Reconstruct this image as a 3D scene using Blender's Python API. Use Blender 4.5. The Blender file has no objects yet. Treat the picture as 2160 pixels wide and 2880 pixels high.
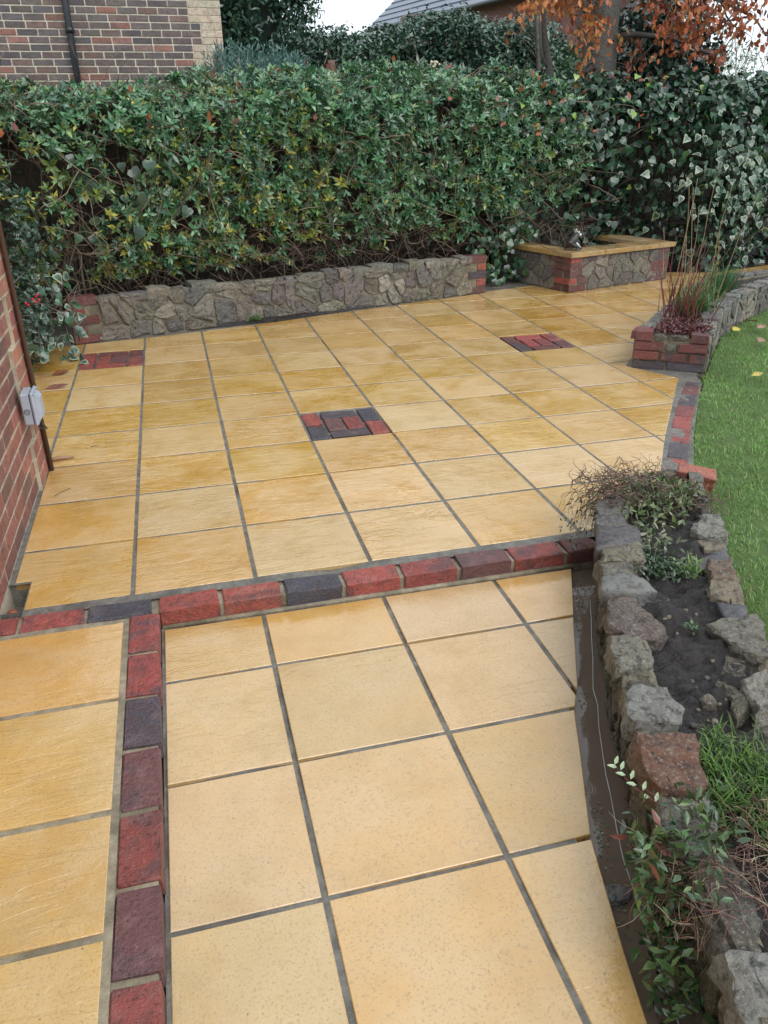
import bpy, bmesh, math, random
import numpy as np
from mathutils import Vector, Matrix, Euler, noise as mnoise

random.seed(7); RNG = np.random.default_rng(11)
R = math.radians
SC = bpy.context.scene
COL = SC.collection

# ------------------------------------------------------------------ camera
cam = bpy.data.cameras.new('camera'); cam_o = bpy.data.objects.new('camera', cam); COL.objects.link(cam_o)
cam.sensor_fit = 'HORIZONTAL'; cam.sensor_width = 36.0; cam.lens = 2219.0/2160.0*36.0
cam.clip_start = 0.05; cam.clip_end = 600
M = Matrix.Rotation(-0.24833, 4, 'Z') @ Matrix.Rotation(math.pi/2-0.46318, 4, 'X') @ Matrix.Rotation(-0.01323, 4, 'Z')
M.translation = Vector((0.7601, -2.6683, 1.5899)); cam_o.matrix_world = M
SC.camera = cam_o

# ------------------------------------------------------------------ sky, sun, exposure
SUN_EL, SUN_AZ = R(50), R(150)          # azimuth measured from +Y towards +X
world = bpy.data.worlds.new('World'); SC.world = world; world.use_nodes = True
wn = world.node_tree; wn.nodes.clear()
sky = wn.nodes.new('ShaderNodeTexSky'); sky.sky_type = 'NISHITA'; sky.sun_disc = False
sky.sun_elevation = SUN_EL; sky.sun_rotation = SUN_AZ; sky.air_density = 1.0; sky.dust_density = 2.0
scl = wn.nodes.new('ShaderNodeMix'); scl.data_type = 'RGBA'; scl.blend_type = 'MIX'; scl.inputs[0].default_value = 0.88
scl.inputs[7].default_value = (6.3, 6.95, 7.35, 1)      # even overcast cloud in front of the blue
wn.links.new(sky.outputs[0], scl.inputs[6])
bg = wn.nodes.new('ShaderNodeBackground'); bg.inputs[1].default_value = 0.1
wo = wn.nodes.new('ShaderNodeOutputWorld')
wn.links.new(scl.outputs[2], bg.inputs[0]); wn.links.new(bg.outputs[0], wo.inputs[0])
sun = bpy.data.lights.new('sun', 'SUN'); sun.energy = 0.9; sun.angle = R(45); sun.color = (1, .97, .92)
sun_o = bpy.data.objects.new('sun', sun); COL.objects.link(sun_o)
sd = Vector((math.sin(SUN_AZ)*math.cos(SUN_EL), math.cos(SUN_AZ)*math.cos(SUN_EL), math.sin(SUN_EL)))
sun_o.rotation_euler = sd.to_track_quat('Z', 'Y').to_euler()
SC.view_settings.view_transform = 'Standard'; SC.view_settings.look = 'None'
SC.view_settings.gamma = 1; SC.view_settings.use_curve_mapping = False
SC.view_settings.exposure = 1.0

# ------------------------------------------------------------------ material helpers
def newmat(name):
    m = bpy.data.materials.new(name); m.use_nodes = True; m.node_tree.nodes.clear(); return m, m.node_tree
def nd(nt, typ, ins=None, **props):
    n = nt.nodes.new('ShaderNode'+typ)
    for k, v in props.items(): setattr(n, k, v)
    for k, v in (ins or {}).items():
        s = n.inputs[k]
        if isinstance(v, bpy.types.NodeSocket): nt.links.new(v, s)
        else:
            if isinstance(v, tuple) and len(v) == 3 and s.type == 'RGBA': v = v+(1,)
            s.default_value = v
    return n
def ramp(nt, fac, stops, interp='LINEAR'):
    n = nt.nodes.new('ShaderNodeValToRGB'); n.color_ramp.interpolation = interp
    el = n.color_ramp.elements
    while len(el) < len(stops): el.new(0.5)
    for e, (p, c) in zip(el, stops):
        e.position = p; e.color = tuple(c)+(1,) if len(c) == 3 else c
    nt.links.new(fac, n.inputs[0]); return n.outputs[0]
def mix(nt, f, a, b, mode='MIX'):
    n = nt.nodes.new('ShaderNodeMix'); n.data_type = 'RGBA'; n.blend_type = mode
    for i, v in ((0, f), (6, a), (7, b)):
        if isinstance(v, bpy.types.NodeSocket): nt.links.new(v, n.inputs[i])
        else: n.inputs[i].default_value = v if not (isinstance(v, tuple) and len(v) == 3) else v+(1,)
    return n.outputs[2]
def mth(nt, op, a, b=0.0, clamp=False):
    n = nt.nodes.new('ShaderNodeMath'); n.operation = op; n.use_clamp = clamp
    for i, v in ((0, a), (1, b)):
        if isinstance(v, bpy.types.NodeSocket): nt.links.new(v, n.inputs[i])
        else: n.inputs[i].default_value = v
    return n.outputs[0]
def coords(nt, rnd=True, rot=0.0, scale=(1, 1, 1)):
    """object coordinates, shifted per object so that alike pieces do not repeat"""
    tc = nd(nt, 'TexCoord'); oi = nd(nt, 'ObjectInfo')
    v = tc.outputs['Object']
    if rnd:
        cb = nd(nt, 'CombineXYZ', {0: mth(nt, 'MULTIPLY', oi.outputs['Random'], 37.0), 1: mth(nt, 'MULTIPLY', oi.outputs['Random'], 91.0), 2: mth(nt, 'MULTIPLY', oi.outputs['Random'], 53.0)})
        v = nd(nt, 'VectorMath', {0: v, 1: cb.outputs[0]}, operation='ADD').outputs[0]
    return v, oi
def noise(nt, vec, scale, detail=4, rough=.55, dist=0.0):
    return nd(nt, 'TexNoise', {'Vector': vec, 'Scale': scale, 'Detail': detail, 'Roughness': rough, 'Distortion': dist}).outputs[0]
def mapped(nt, vec, rot=(0, 0, 0), scale=(1, 1, 1)):
    return nd(nt, 'Mapping', {'Vector': vec, 'Rotation': rot, 'Scale': scale}).outputs[0]
def finish(nt, base, rough, height=None, bstr=.5, bdist=.01, spec=.5, coat=0.0, coat_rough=.1, extra=None):
    b = nd(nt, 'BsdfPrincipled')
    for k, v in (('Base Color', base), ('Roughness', rough), ('Specular IOR Level', spec), ('Coat Weight', coat), ('Coat Roughness', coat_rough)):
        if isinstance(v, bpy.types.NodeSocket): nt.links.new(v, b.inputs[k])
        else: b.inputs[k].default_value = (v+(1,)) if isinstance(v, tuple) and len(v) == 3 else v
    if height is not None:
        bp = nd(nt, 'Bump', {'Height': height, 'Strength': bstr, 'Distance': bdist})
        nt.links.new(bp.outputs[0], b.inputs['Normal'])
        if not isinstance(coat, float) or coat: nt.links.new(bp.outputs[0], b.inputs['Coat Normal'])
    o = nd(nt, 'OutputMaterial', {'Surface': b.outputs[0]})
    return b

# ------------------------------------------------------------------ materials
def m_slab():
    m, nt = newmat('riven_buff_slab'); v, oi = coords(nt); rnd = oi.outputs['Random']
    fr = lambda k: mth(nt, 'FRACT', mth(nt, 'MULTIPLY', rnd, k))
    wet_sheen_bias = nd(nt, 'SeparateColor', {'Color': oi.outputs['Color']}).outputs[0]       # how wet this slab still is, lowered where sky sheen is painted as paleness
    n1 = noise(nt, v, 4.0, 5, .6); n2 = noise(nt, v, 150, 3, .7); n3 = noise(nt, v, 12, 5, .65)
    wetf = mth(nt, 'ADD', mth(nt, 'ADD', noise(nt, v, 2.6, 5, .62, .5), mth(nt, 'MULTIPLY', mth(nt, 'SUBTRACT', fr(3.1), .5), .16)), mth(nt, 'MULTIPLY', mth(nt, 'SUBTRACT', n3, .5), .25))
    wet = mth(nt, 'ADD', ramp(nt, wetf, [(.40, (0, 0, 0)), (.64, (1, 1, 1))]), mth(nt, 'SUBTRACT', wet_sheen_bias, .5), True)
    dry = ramp(nt, n1, [(.30, (.49, .318, .132)), (.48, (.555, .378, .182)), (.62, (.58, .402, .208)), (.78, (.53, .352, .200))])
    damp = ramp(nt, n1, [(.30, (.495, .275, .062)), (.50, (.565, .325, .086)), (.70, (.595, .360, .115))])
    c = mix(nt, wet, dry, damp)
    c = mix(nt, mth(nt, 'MULTIPLY', ramp(nt, n2, [(.34, (1, 1, 1)), (.46, (0, 0, 0))]), .55), c, (.27, .17, .085))
    c = mix(nt, mth(nt, 'MULTIPLY', ramp(nt, noise(nt, v, 45, 4, .65), [(.56, (0, 0, 0)), (.72, (1, 1, 1))]), .25), c, (.40, .25, .11))
    c = mix(nt, mth(nt, 'MULTIPLY', ramp(nt, noise(nt, v, 5.5, 5, .7, .8), [(.60, (0, 0, 0)), (.78, (1, 1, 1))]), .4), c, (.33, .22, .13))
    c = mix(nt, mth(nt, 'MULTIPLY', ramp(nt, noise(nt, v, 70, 2, .5), [(.76, (0, 0, 0)), (.775, (1, 1, 1))]), .8), c, (.06, .05, .04))
    dirt = nd(nt, 'SeparateColor', {'Color': oi.outputs['Color']}).outputs[1]
    c = mix(nt, mth(nt, 'MULTIPLY', dirt, ramp(nt, noise(nt, v, 6, 6, .7, .6), [(.34, (.25, .25, .25)), (.66, (1, 1, 1))])), c, (.20, .145, .085))
    hsv = nd(nt, 'HueSaturation', {'Color': c, 'Hue': mth(nt, 'ADD', mth(nt, 'MULTIPLY', rnd, .008), .496), 'Saturation': mth(nt, 'ADD', mth(nt, 'MULTIPLY', fr(7.3), .16), .94), 'Value': mth(nt, 'ADD', mth(nt, 'MULTIPLY', fr(13.7), .16), .92)})
    rv = noise(nt, mapped(nt, v, (0, 0, R(-20)), (3.0, 15, 1)), 1.0, 5, .55, 1.1)
    zone = ramp(nt, mth(nt, 'ADD', noise(nt, v, 3.0, 3, .5), mth(nt, 'MULTIPLY', mth(nt, 'SUBTRACT', fr(5.7), .5), .22)), [(.38, (.10, .10, .10)), (.56, (1, 1, 1))])
    steps = ramp(nt, rv, [(.34, (0, 0, 0)), (.40, (.34, .34, .34)), (.47, (.30, .30, .30)), (.51, (.68, .68, .68)), (.58, (.62, .62, .62)), (.63, (1, 1, 1))])
    riven = nd(nt, 'SeparateColor', {'Color': oi.outputs['Color']}).outputs[2]
    ridges = mth(nt, 'MULTIPLY', mth(nt, 'MULTIPLY', steps, zone), riven); grain = noise(nt, v, 120, 4, .65)
    h = mth(nt, 'ADD', mth(nt, 'ADD', mth(nt, 'MULTIPLY', ridges, .5), mth(nt, 'MULTIPLY', grain, .14)), mth(nt, 'MULTIPLY', n3, .25))
    b = finish(nt, hsv.outputs[0], mth(nt, 'SUBTRACT', .46, mth(nt, 'MULTIPLY', wet, .22)), h, .5, .010, .5, coat=mth(nt, 'ADD', mth(nt, 'MULTIPLY', wet, .5), .5), coat_rough=.045)
    b.inputs['Coat IOR'].default_value = 1.85
    hc = mth(nt, 'ADD', mth(nt, 'ADD', mth(nt, 'MULTIPLY', ridges, 1.0), mth(nt, 'MULTIPLY', n3, .35)), mth(nt, 'MULTIPLY', grain, mth(nt, 'SUBTRACT', .16, mth(nt, 'MULTIPLY', wet, .12))))
    bc = nd(nt, 'Bump', {'Height': hc, 'Strength': .85, 'Distance': .007})
    nt.links.new(bc.outputs[0], b.inputs['Coat Normal'])
    return m
def m_mortar(name, c0, c1, rough=.5):
    m, nt = newmat(name); v, oi = coords(nt, False)
    n = noise(nt, v, 28, 5, .65); n2 = noise(nt, v, 6, 3, .5); n3 = noise(nt, v, 300, 2, .6)
    c = mix(nt, ramp(nt, n, [(.35, (0, 0, 0)), (.68, (1, 1, 1))]), c0, c1)
    c = mix(nt, mth(nt, 'MULTIPLY', ramp(nt, n2, [(.52, (0, 0, 0)), (.62, (1, 1, 1))]), .5), c, tuple(x*.45 for x in c0))
    c = mix(nt, mth(nt, 'MULTIPLY', ramp(nt, n3, [(.66, (0, 0, 0)), (.74, (1, 1, 1))]), .6), c, (.5, .48, .44))
    finish(nt, c, mth(nt, 'ADD', mth(nt, 'MULTIPLY', n2, .4), rough-.25), mth(nt, 'ADD', n, mth(nt, 'MULTIPLY', n3, .3)), .5, .01)
    return m
def m_brick(name, dark=.75, rough=.55, pits=1.0):
    """brick whose own colour sits in the object's colour; burnt patches, dust and pits on top"""
    m, nt = newmat(name); v, oi = coords(nt)
    col = oi.outputs['Color']
    n1 = noise(nt, v, 8, 4, .6, .5); n2 = noise(nt, v, 95, 4, .7); n3 = noise(nt, v, 30, 5, .65); n4 = noise(nt, v, 17, 4, .65)
    c = mix(nt, mth(nt, 'MULTIPLY', ramp(nt, n1, [(.47, (0, 0, 0)), (.68, (1, 1, 1))]), dark), col, (.060, .052, .062))
    c = mix(nt, mth(nt, 'MULTIPLY', ramp(nt, n3, [(.36, (1, 1, 1)), (.52, (0, 0, 0))]), .5), c, (.095, .045, .040))
    c = mix(nt, mth(nt, 'MULTIPLY', ramp(nt, n4, [(.52, (0, 0, 0)), (.70, (1, 1, 1))]), .24), c, mix(nt, .5, col, (.50, .36, .32)))
    c = mix(nt, mth(nt, 'MULTIPLY', ramp(nt, n2, [(.33, (1, 1, 1)), (.42, (0, 0, 0))]), .85*pits), c, (.022, .018, .018))
    c = mix(nt, mth(nt, 'MULTIPLY', ramp(nt, n2, [(.62, (0, 0, 0)), (.74, (1, 1, 1))]), .35), c, (.48, .38, .34))
    finish(nt, c, mth(nt, 'ADD', mth(nt, 'MULTIPLY', n3, .4), rough-.2), mth(nt, 'ADD', n2, mth(nt, 'MULTIPLY', n3, 1.2)), .8, .008, .5)
    return m
def m_stone(name, rough=.5, lichen=.5, scale=1.0, bump=.9, spot=(.03, .03, .035), ochre=.3):
    m, nt = newmat(name); v, oi = coords(nt)
    col = oi.outputs['Color']
    n1 = noise(nt, v, 7*scale, 5, .65, .6); n2 = noise(nt, v, 24*scale, 6, .75, .4); n3 = noise(nt, v, 75*scale, 5, .75)
    c = mix(nt, ramp(nt, n1, [(.34, (0, 0, 0)), (.70, (.5, .5, .5))]), col, (.125, .105, .078))
    c = mix(nt, mth(nt, 'MULTIPLY', ramp(nt, n2, [(.38, (1, 1, 1)), (.50, (0, 0, 0))]), .8), c, spot)
    c = mix(nt, mth(nt, 'MULTIPLY', ramp(nt, noise(nt, v, 11*scale, 4, .6, 1.0), [(.56, (0, 0, 0)), (.68, (1, 1, 1))]), ochre), c, (.26, .175, .085))
    c = mix(nt, mth(nt, 'MULTIPLY', ramp(nt, n3, [(.53, (0, 0, 0)), (.64, (1, 1, 1))]), lichen), c, (.46, .44, .38))
    h = mth(nt, 'ADD', mth(nt, 'MULTIPLY', n2, 1.0), mth(nt, 'MULTIPLY', n3, .4))
    finish(nt, c, mth(nt, 'ADD', mth(nt, 'MULTIPLY', n2, .5), rough-.25), h, bump, .03, .5)
    return m
def m_plain(name, col, rough=.5, n_scale=20, var=.25, bump=.0, spec=.5, metal=0.0):
    m, nt = newmat(name); v, oi = coords(nt)
    n = noise(nt, v, n_scale, 5, .6)
    c = mix(nt, ramp(nt, n, [(.3, (0, 0, 0)), (.7, (1, 1, 1))]), tuple(x*(1-var) for x in col), tuple(min(1, x*(1+var)) for x in col))
    b = finish(nt, c, mth(nt, 'ADD', mth(nt, 'MULTIPLY', n, .25), rough-.12), n if bump else None, bump, .01, spec)
    b.inputs['Metallic'].default_value = metal
    return m
def m_leaf(name, rough=.32, trans=.12, spec=.5, fine=60):
    """leaf colour is carried by the leaf mesh itself (attribute 'col')"""
    m, nt = newmat(name)
    at = nd(nt, 'Attribute', attribute_name='col'); tc = nd(nt, 'TexCoord')
    n = noise(nt, tc.outputs['Object'], fine, 2, .5)
    c = mix(nt, .5, at.outputs['Color'], mix(nt, 1.0, at.outputs['Color'], ramp(nt, n, [(.3, (.6, .6, .6)), (.7, (1.35, 1.35, 1.35))]), 'MULTIPLY'))
    b = nd(nt, 'BsdfPrincipled', {'Base Color': c, 'Roughness': rough, 'Specular IOR Level': spec})
    t = nd(nt, 'BsdfTranslucent', {'Color': c})
    mx = nd(nt, 'MixShader', {0: trans, 1: b.outputs[0], 2: t.outputs[0]})
    nd(nt, 'OutputMaterial', {'Surface': mx.outputs[0]})
    return m
def m_soil():
    m, nt = newmat('wet_dark_soil'); v, oi = coords(nt, False)
    n1 = noise(nt, v, 14, 6, .7); n2 = noise(nt, v, 90, 5, .7)
    c = mix(nt, n1, (.008, .006, .007), (.032, .024, .022))
    c = mix(nt, mth(nt, 'MULTIPLY', ramp(nt, n2, [(.62, (0, 0, 0)), (.72, (1, 1, 1))]), .6), c, (.14, .11, .085))
    wet = ramp(nt, noise(nt, v, 7, 4, .6), [(.46, (.10, .10, .10)), (.62, (.5, .5, .5))])
    finish(nt, c, wet, mth(nt, 'ADD', n1, mth(nt, 'MULTIPLY', n2, .5)), .8, .02, .4)
    return m
WZ_ = -.092
def m_water():
    m, nt = newmat('muddy_water'); v, oi = coords(nt, False)
    n1 = noise(nt, v, 9, 4, .6)
    c = mix(nt, n1, (.120, .088, .066), (.165, .122, .094))
    dv = nd(nt, 'VectorMath', {0: v, 1: (1.70, -1.235, WZ_)}, operation='DISTANCE').outputs['Value']
    ring = mth(nt, 'MULTIPLY', mth(nt, 'SINE', mth(nt, 'MULTIPLY', dv, 900.0)), ramp(nt, dv, [(.012, (1, 1, 1)), (.036, (0, 0, 0))]))
    finish(nt, c, .03, mth(nt, 'ADD', mth(nt, 'MULTIPLY', ring, .35), noise(nt, v, 30, 3, .5)), .10, .004, .5)
    return m
def m_lawn():
    m, nt = newmat('lawn_turf'); v, oi = coords(nt, False)
    n1 = noise(nt, v, 5, 5, .6); n2 = noise(nt, v, 120, 3, .7)
    c = mix(nt, n1, (.075, .13, .032), (.14, .23, .055))
    c = mix(nt, mth(nt, 'MULTIPLY', n2, .5), c, (.045, .036, .020))
    finish(nt, c, .6, n2, .8, .02, .3)
    return m
def m_housewall():
    m, nt = newmat('distant_brickwork'); tc = nd(nt, 'TexCoord')
    b = nd(nt, 'TexBrick', {'Vector': mapped(nt, tc.outputs['Object'], (R(90), 0, 0)), 'Color1': (.10, .065, .06), 'Color2': (.16, .075, .06), 'Mortar': (.36, .31, .24), 'Scale': 1.0, 'Mortar Size': .006, 'Brick Width': .225, 'Row Height': .075})
    finish(nt, b.outputs[0], .7)
    return m

SLAB = m_slab()
MORT = m_mortar('grey_joint_mortar', (.105, .097, .086), (.20, .186, .164))
MORT_TAN = m_mortar('tan_brick_mortar', (.20, .165, .115), (.34, .29, .21), .6)
MORT_WALL = m_mortar('weathered_wall_mortar', (.135, .115, .080), (.25, .215, .150), .65)
BRICK = m_brick('clay_brick', .7, .42); BRICK_CLEAN = m_brick('house_brick', .45, .6, .7)
BRICK_OLD = m_brick('mossy_old_brick', .85, .5)
STONE = m_stone('rubble_stone', .5, .35, 1.0)
STONE_TOP = m_stone('bed_stone', .5, .6, 1.3, 1.0, ochre=.28)
SLATE = m_stone('slate_stone', .30, .12, 1.0, .5, ochre=.12)
SOIL = m_soil(); WATER = m_water(); LAWN = m_lawn(); HWALL = m_housewall()
LEAF = m_leaf('leaf'); LEAF_WET = m_leaf('glossy_wet_leaf', .25, .08, .72); GRASS = m_leaf('grass_blade', .4, .35, .4)
DEAD = m_leaf('dead_leaf', .45, .15)
TWIG = m_plain('brown_twig', (.085, .055, .040), .55, 30, .4)
BARK = m_stone('beech_bark', .55, .25, 1.2, .5, ochre=.08)
WOOD = m_plain('weathered_fence_wood', (.055, .040, .030), .7, 12, .4, .4)
PLASTIC = m_plain('grey_plastic', (.34, .37, .44), .32, 14, .10)
BROWN_PL = m_plain('brown_plastic', (.075, .040, .030), .35, 14, .2)
BLACK_PL = m_plain('black_plastic', (.018, .020, .026), .35, 14, .2)
ROOF = m_plain('roof_slate', (.145, .165, .215), .4, 6, .2, .2)
WHITE = m_plain('white_paint', (.75, .76, .78), .4, 10, .05)
METAL = m_plain('dark_bronze', (.030, .028, .026), .35, 40, .4, .3)
SILVER = m_plain('silver_paint', (.55, .58, .60), .25, 40, .15, 0, .5, .6)
CREAM_BRICK = m_brick('cream_quoin_brick', .12, .65, .35)

# ------------------------------------------------------------------ object helpers
def link(o, parent=None):
    COL.objects.link(o)
    if parent is not None:
        o.parent = parent; o.matrix_parent_inverse = PINV.get(parent.name, Matrix.Translation(-Vector(parent.location)))
    return o
PINV = {}
def tag(o, label=None, cat=None, group=None, kind=None):
    if label: o['label'] = label
    if cat: o['category'] = cat
    if group: o['group'] = group
    if kind: o['kind'] = kind
    return o
def thing(name, loc, label, cat, group=None):
    o = bpy.data.objects.new(name, None); o.empty_display_size = .1; o.location = loc; COL.objects.link(o)
    PINV[o.name] = Matrix.Translation(-Vector(loc)); return tag(o, label, cat, group)
def mesh_obj(name, verts, faces, mat, parent=None, smooth=False, origin=None):
    me = bpy.data.meshes.new(name)
    if origin is not None:
        ox, oy, oz = origin; verts = [(x-ox, y-oy, z-oz) for x, y, z in verts]
    me.from_pydata([tuple(map(float, v)) for v in verts], [], faces); me.materials.append(mat)
    if smooth: me.polygons.foreach_set('use_smooth', [True]*len(me.polygons))
    me.update()
    o = bpy.data.objects.new(name, me)
    if origin is not None: o.location = origin
    return link(o, parent)
def np_obj(name, V, F, mat, parent=None, cols=None, smooth=False):
    """big triangle mesh from numpy arrays; cols = per-vertex colour of the thing itself"""
    me = bpy.data.meshes.new(name); nv, nf = len(V), len(F)
    me.vertices.add(nv); me.vertices.foreach_set('co', np.asarray(V, np.float32).ravel())
    me.loops.add(nf*3); me.loops.foreach_set('vertex_index', np.asarray(F, np.int32).ravel())
    me.polygons.add(nf); me.polygons.foreach_set('loop_start', np.arange(nf, dtype=np.int32)*3)
    try: me.polygons.foreach_set('loop_total', np.full(nf, 3, np.int32))
    except Exception: pass
    if smooth: me.polygons.foreach_set('use_smooth', np.ones(nf, bool))
    me.materials.append(mat); me.update(calc_edges=True)
    if cols is not None:
        a = me.color_attributes.new('col', 'FLOAT_COLOR', 'POINT')
        c4 = np.ones((nv, 4), np.float32); c4[:, :3] = cols; a.data.foreach_set('color', c4.ravel())
    return link(bpy.data.objects.new(name, me), parent)
def box_vf(x0, x1, y0, y1, z0, z1):
    v = [(x0, y0, z0), (x1, y0, z0), (x1, y1, z0), (x0, y1, z0), (x0, y0, z1), (x1, y0, z1), (x1, y1, z1), (x0, y1, z1)]
    return v, [(0, 3, 2, 1), (4, 5, 6, 7), (0, 1, 5, 4), (1, 2, 6, 5), (2, 3, 7, 6), (3, 0, 4, 7)]
def box(name, x0, x1, y0, y1, z0, z1, mat, parent=None, bev=.004):
    bm = bmesh.new(); v, f = box_vf(x0, x1, y0, y1, z0, z1)
    c = Vector(((x0+x1)/2, (y0+y1)/2, (z0+z1)/2))
    vs = [bm.verts.new(Vector(p)-c) for p in v]
    for q in f: bm.faces.new([vs[i] for i in q])
    if bev: bmesh.ops.bevel(bm, geom=list(bm.edges), offset=bev, segments=1, affect='EDGES')
    me = bpy.data.meshes.new(name); bm.to_mesh(me); bm.free(); me.materials.append(mat)
    o = bpy.data.objects.new(name, me); o.location = c; return link(o, parent)
def tube_vf(pts, rads, n=6):
    """tapered tube along a polyline, triangles"""
    P = [Vector(p) for p in pts]; V = []; F = []
    up = Vector((0, 0, 1))
    for i, p in enumerate(P):
        d = (P[min(i+1, len(P)-1)]-P[max(i-1, 0)])
        d = d.normalized() if d.length > 1e-9 else Vector((0, 0, 1))
        a = d.cross(up if abs(d.z) < .95 else Vector((1, 0, 0))).normalized(); b = d.cross(a)
        for k in range(n):
            t = 2*math.pi*k/n; V.append(p+(a*math.cos(t)+b*math.sin(t))*rads[i])
    for i in range(len(P)-1):
        for k in range(n):
            a, b = i*n+k, i*n+(k+1) % n; c, d = a+n, b+n
            F += [(a, c, b), (b, c, d)]
    s = len(V); V += [P[0], P[-1]]
    for k in range(n):
        F += [(s, k, (k+1) % n), (s+1, (len(P)-1)*n+(k+1) % n, (len(P)-1)*n+k)]
    return [tuple(v) for v in V], F
def tube(name, pts, rads, mat, parent=None, n=8, smooth=True):
    if not hasattr(rads, '__len__'): rads = [rads]*len(pts)
    V, F = tube_vf(pts, rads, n); return mesh_obj(name, V, F, mat, parent, smooth)
class Bag:
    """gathers many tiny strands into one mesh"""
    def __init__(s): s.V = []; s.F = []; s.C = []; s.n = 0
    def add(s, V, F, col=None):
        s.V += V; s.F += [tuple(i+s.n for i in f) for f in F]; s.n += len(V)
        if col is not None: s.C += [col]*len(V)
    def build(s, name, mat, parent=None, smooth=True):
        return np_obj(name, np.array(s.V, np.float32), np.array(s.F, np.int32), mat, parent, np.array(s.C, np.float32) if s.C else None, smooth)

# ---- polygons
def clip_half(poly, px, py, nx, ny):
    """keep the side where (p-P).n <= 0"""
    out = []
    for i in range(len(poly)):
        a, b = poly[i], poly[(i+1) % len(poly)]
        da = (a[0]-px)*nx+(a[1]-py)*ny; db = (b[0]-px)*nx+(b[1]-py)*ny
        if da <= 0: out.append(a)
        if (da < 0 < db) or (db < 0 < da):
            t = da/(da-db); out.append((a[0]+(b[0]-a[0])*t, a[1]+(b[1]-a[1])*t))
    return out
def clip_rect(poly, x0, x1, y0, y1):
    for q in ((x0, 0, -1, 0), (x1, 0, 1, 0), (0, y0, 0, -1), (0, y1, 0, 1)):
        poly = clip_half(poly, *q)
        if len(poly) < 3: return []
    return clean(poly)
def clean(poly, eps=.002):
    out = []
    for p in poly:
        if not out or math.hypot(p[0]-out[-1][0], p[1]-out[-1][1]) > eps: out.append(p)
    if len(out) > 1 and math.hypot(out[0][0]-out[-1][0], out[0][1]-out[-1][1]) < eps: out.pop()
    return out
def area(p): return .5*sum(p[i][0]*p[(i+1) % len(p)][1]-p[(i+1) % len(p)][0]*p[i][1] for i in range(len(p)))
def centroid(p): return (sum(q[0] for q in p)/len(p), sum(q[1] for q in p)/len(p))
def inset(poly, d):
    if area(poly) < 0: poly = poly[::-1]
    n = len(poly); out = []
    for i in range(n):
        a, b, c = poly[i-1], poly[i], poly[(i+1) % n]
        e1 = Vector((b[0]-a[0], b[1]-a[1])).normalized(); e2 = Vector((c[0]-b[0], c[1]-b[1])).normalized()
        n1 = Vector((-e1.y, e1.x)); n2 = Vector((-e2.y, e2.x)); m = n1+n2
        k = d/max(.35, m.length/2)
        m = m.normalized() if m.length > 1e-6 else n1
        out.append((b[0]+m.x*k, b[1]+m.y*k))
    return out
def chaikin(p, r=.25):
    out = []
    for i in range(len(p)):
        a, b = p[i], p[(i+1) % len(p)]
        out += [(a[0]+(b[0]-a[0])*r, a[1]+(b[1]-a[1])*r), (a[0]+(b[0]-a[0])*(1-r), a[1]+(b[1]-a[1])*(1-r))]
    return out
def pip(x, y, poly):
    c = False; j = len(poly)-1
    for i in range(len(poly)):
        if (poly[i][1] > y) != (poly[j][1] > y) and x < (poly[j][0]-poly[i][0])*(y-poly[i][1])/(poly[j][1]-poly[i][1])+poly[i][0]: c = not c
        j = i
    return c
def slab_obj(name, poly, ztop, thick, mat, parent, bev=.0022, tilt=.0006):
    poly = clean(poly)
    if len(poly) < 3: return None
    if area(poly) < 0: poly = poly[::-1]
    if area(poly) < .0012: return None
    cx, cy = centroid(poly); n = len(poly)
    tx, ty = random.uniform(-tilt, tilt), random.uniform(-tilt, tilt); dz = random.uniform(-.0005, .0008)
    zz = lambda p: (p[0]-cx)*tx*4+(p[1]-cy)*ty*4+dz
    top = inset(poly, bev)
    V = [(p[0], p[1], ztop-thick) for p in poly]+[(p[0], p[1], ztop-bev*.8+zz(p)) for p in poly]+[(p[0], p[1], ztop+zz(p)) for p in top]
    F = []
    for i in range(n):
        j = (i+1) % n
        F += [(i, j, n+j, n+i), (n+i, n+j, 2*n+j, 2*n+i)]
    F.append(tuple(range(2*n, 3*n)))
    return mesh_obj(name, V, F, mat, parent, False, (cx, cy, ztop))

# ---- bricks (shared meshes)
def brick_meshes(mat, nvar=4, L=.215, W=.1025, H=.065, bev=.004, jit=.0025, seed=3):
    rr = random.Random(seed); out = []
    for _ in range(nvar):
        bm = bmesh.new(); v, f = box_vf(-L/2, L/2, -W/2, W/2, -H/2, H/2)
        vs = [bm.verts.new(p) for p in v]
        for q in f: bm.faces.new([vs[i] for i in q])
        bmesh.ops.bevel(bm, geom=list(bm.edges), offset=bev, segments=1, affect='EDGES')
        for w in bm.verts: w.co += Vector((rr.uniform(-jit, jit), rr.uniform(-jit, jit), rr.uniform(-jit, jit)))
        me = bpy.data.meshes.new('brick'); bm.to_mesh(me); bm.free(); me.materials.append(mat); out.append(me)
    return out
BM = brick_meshes(BRICK, 6, jit=.0038, bev=.005); BM_OLD = brick_meshes(BRICK_OLD, jit=.004, seed=5); BM_H = brick_meshes(BRICK_CLEAN, jit=.0015, seed=9, bev=.003); BM_C = brick_meshes(CREAM_BRICK, jit=.0015, seed=4, bev=.003)
def brick(parent, x, y, z, rz=0.0, col=(.3, .06, .05), L=.215, W=.1025, H=.065, ms=BM, rot=None):
    o = bpy.data.objects.new('brick', random.choice(ms)); o.location = (x, y, z)
    o.rotation_euler = rot or (random.uniform(-.006, .006), random.uniform(-.006, .006), rz+random.uniform(-.008, .008)); o.scale = (L/.215, W/.1025, H/.065)
    o.color = tuple(col)+(1,); return link(o, parent)
RED = (.33, .074, .060); RED2 = (.27, .060, .052); PURP = (.15, .062, .062); BLUE = (.060, .062, .080); BLUE2 = (.075, .060, .072); DKRED = (.16, .045, .040); ORANGE = (.36, .10, .055)
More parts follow.
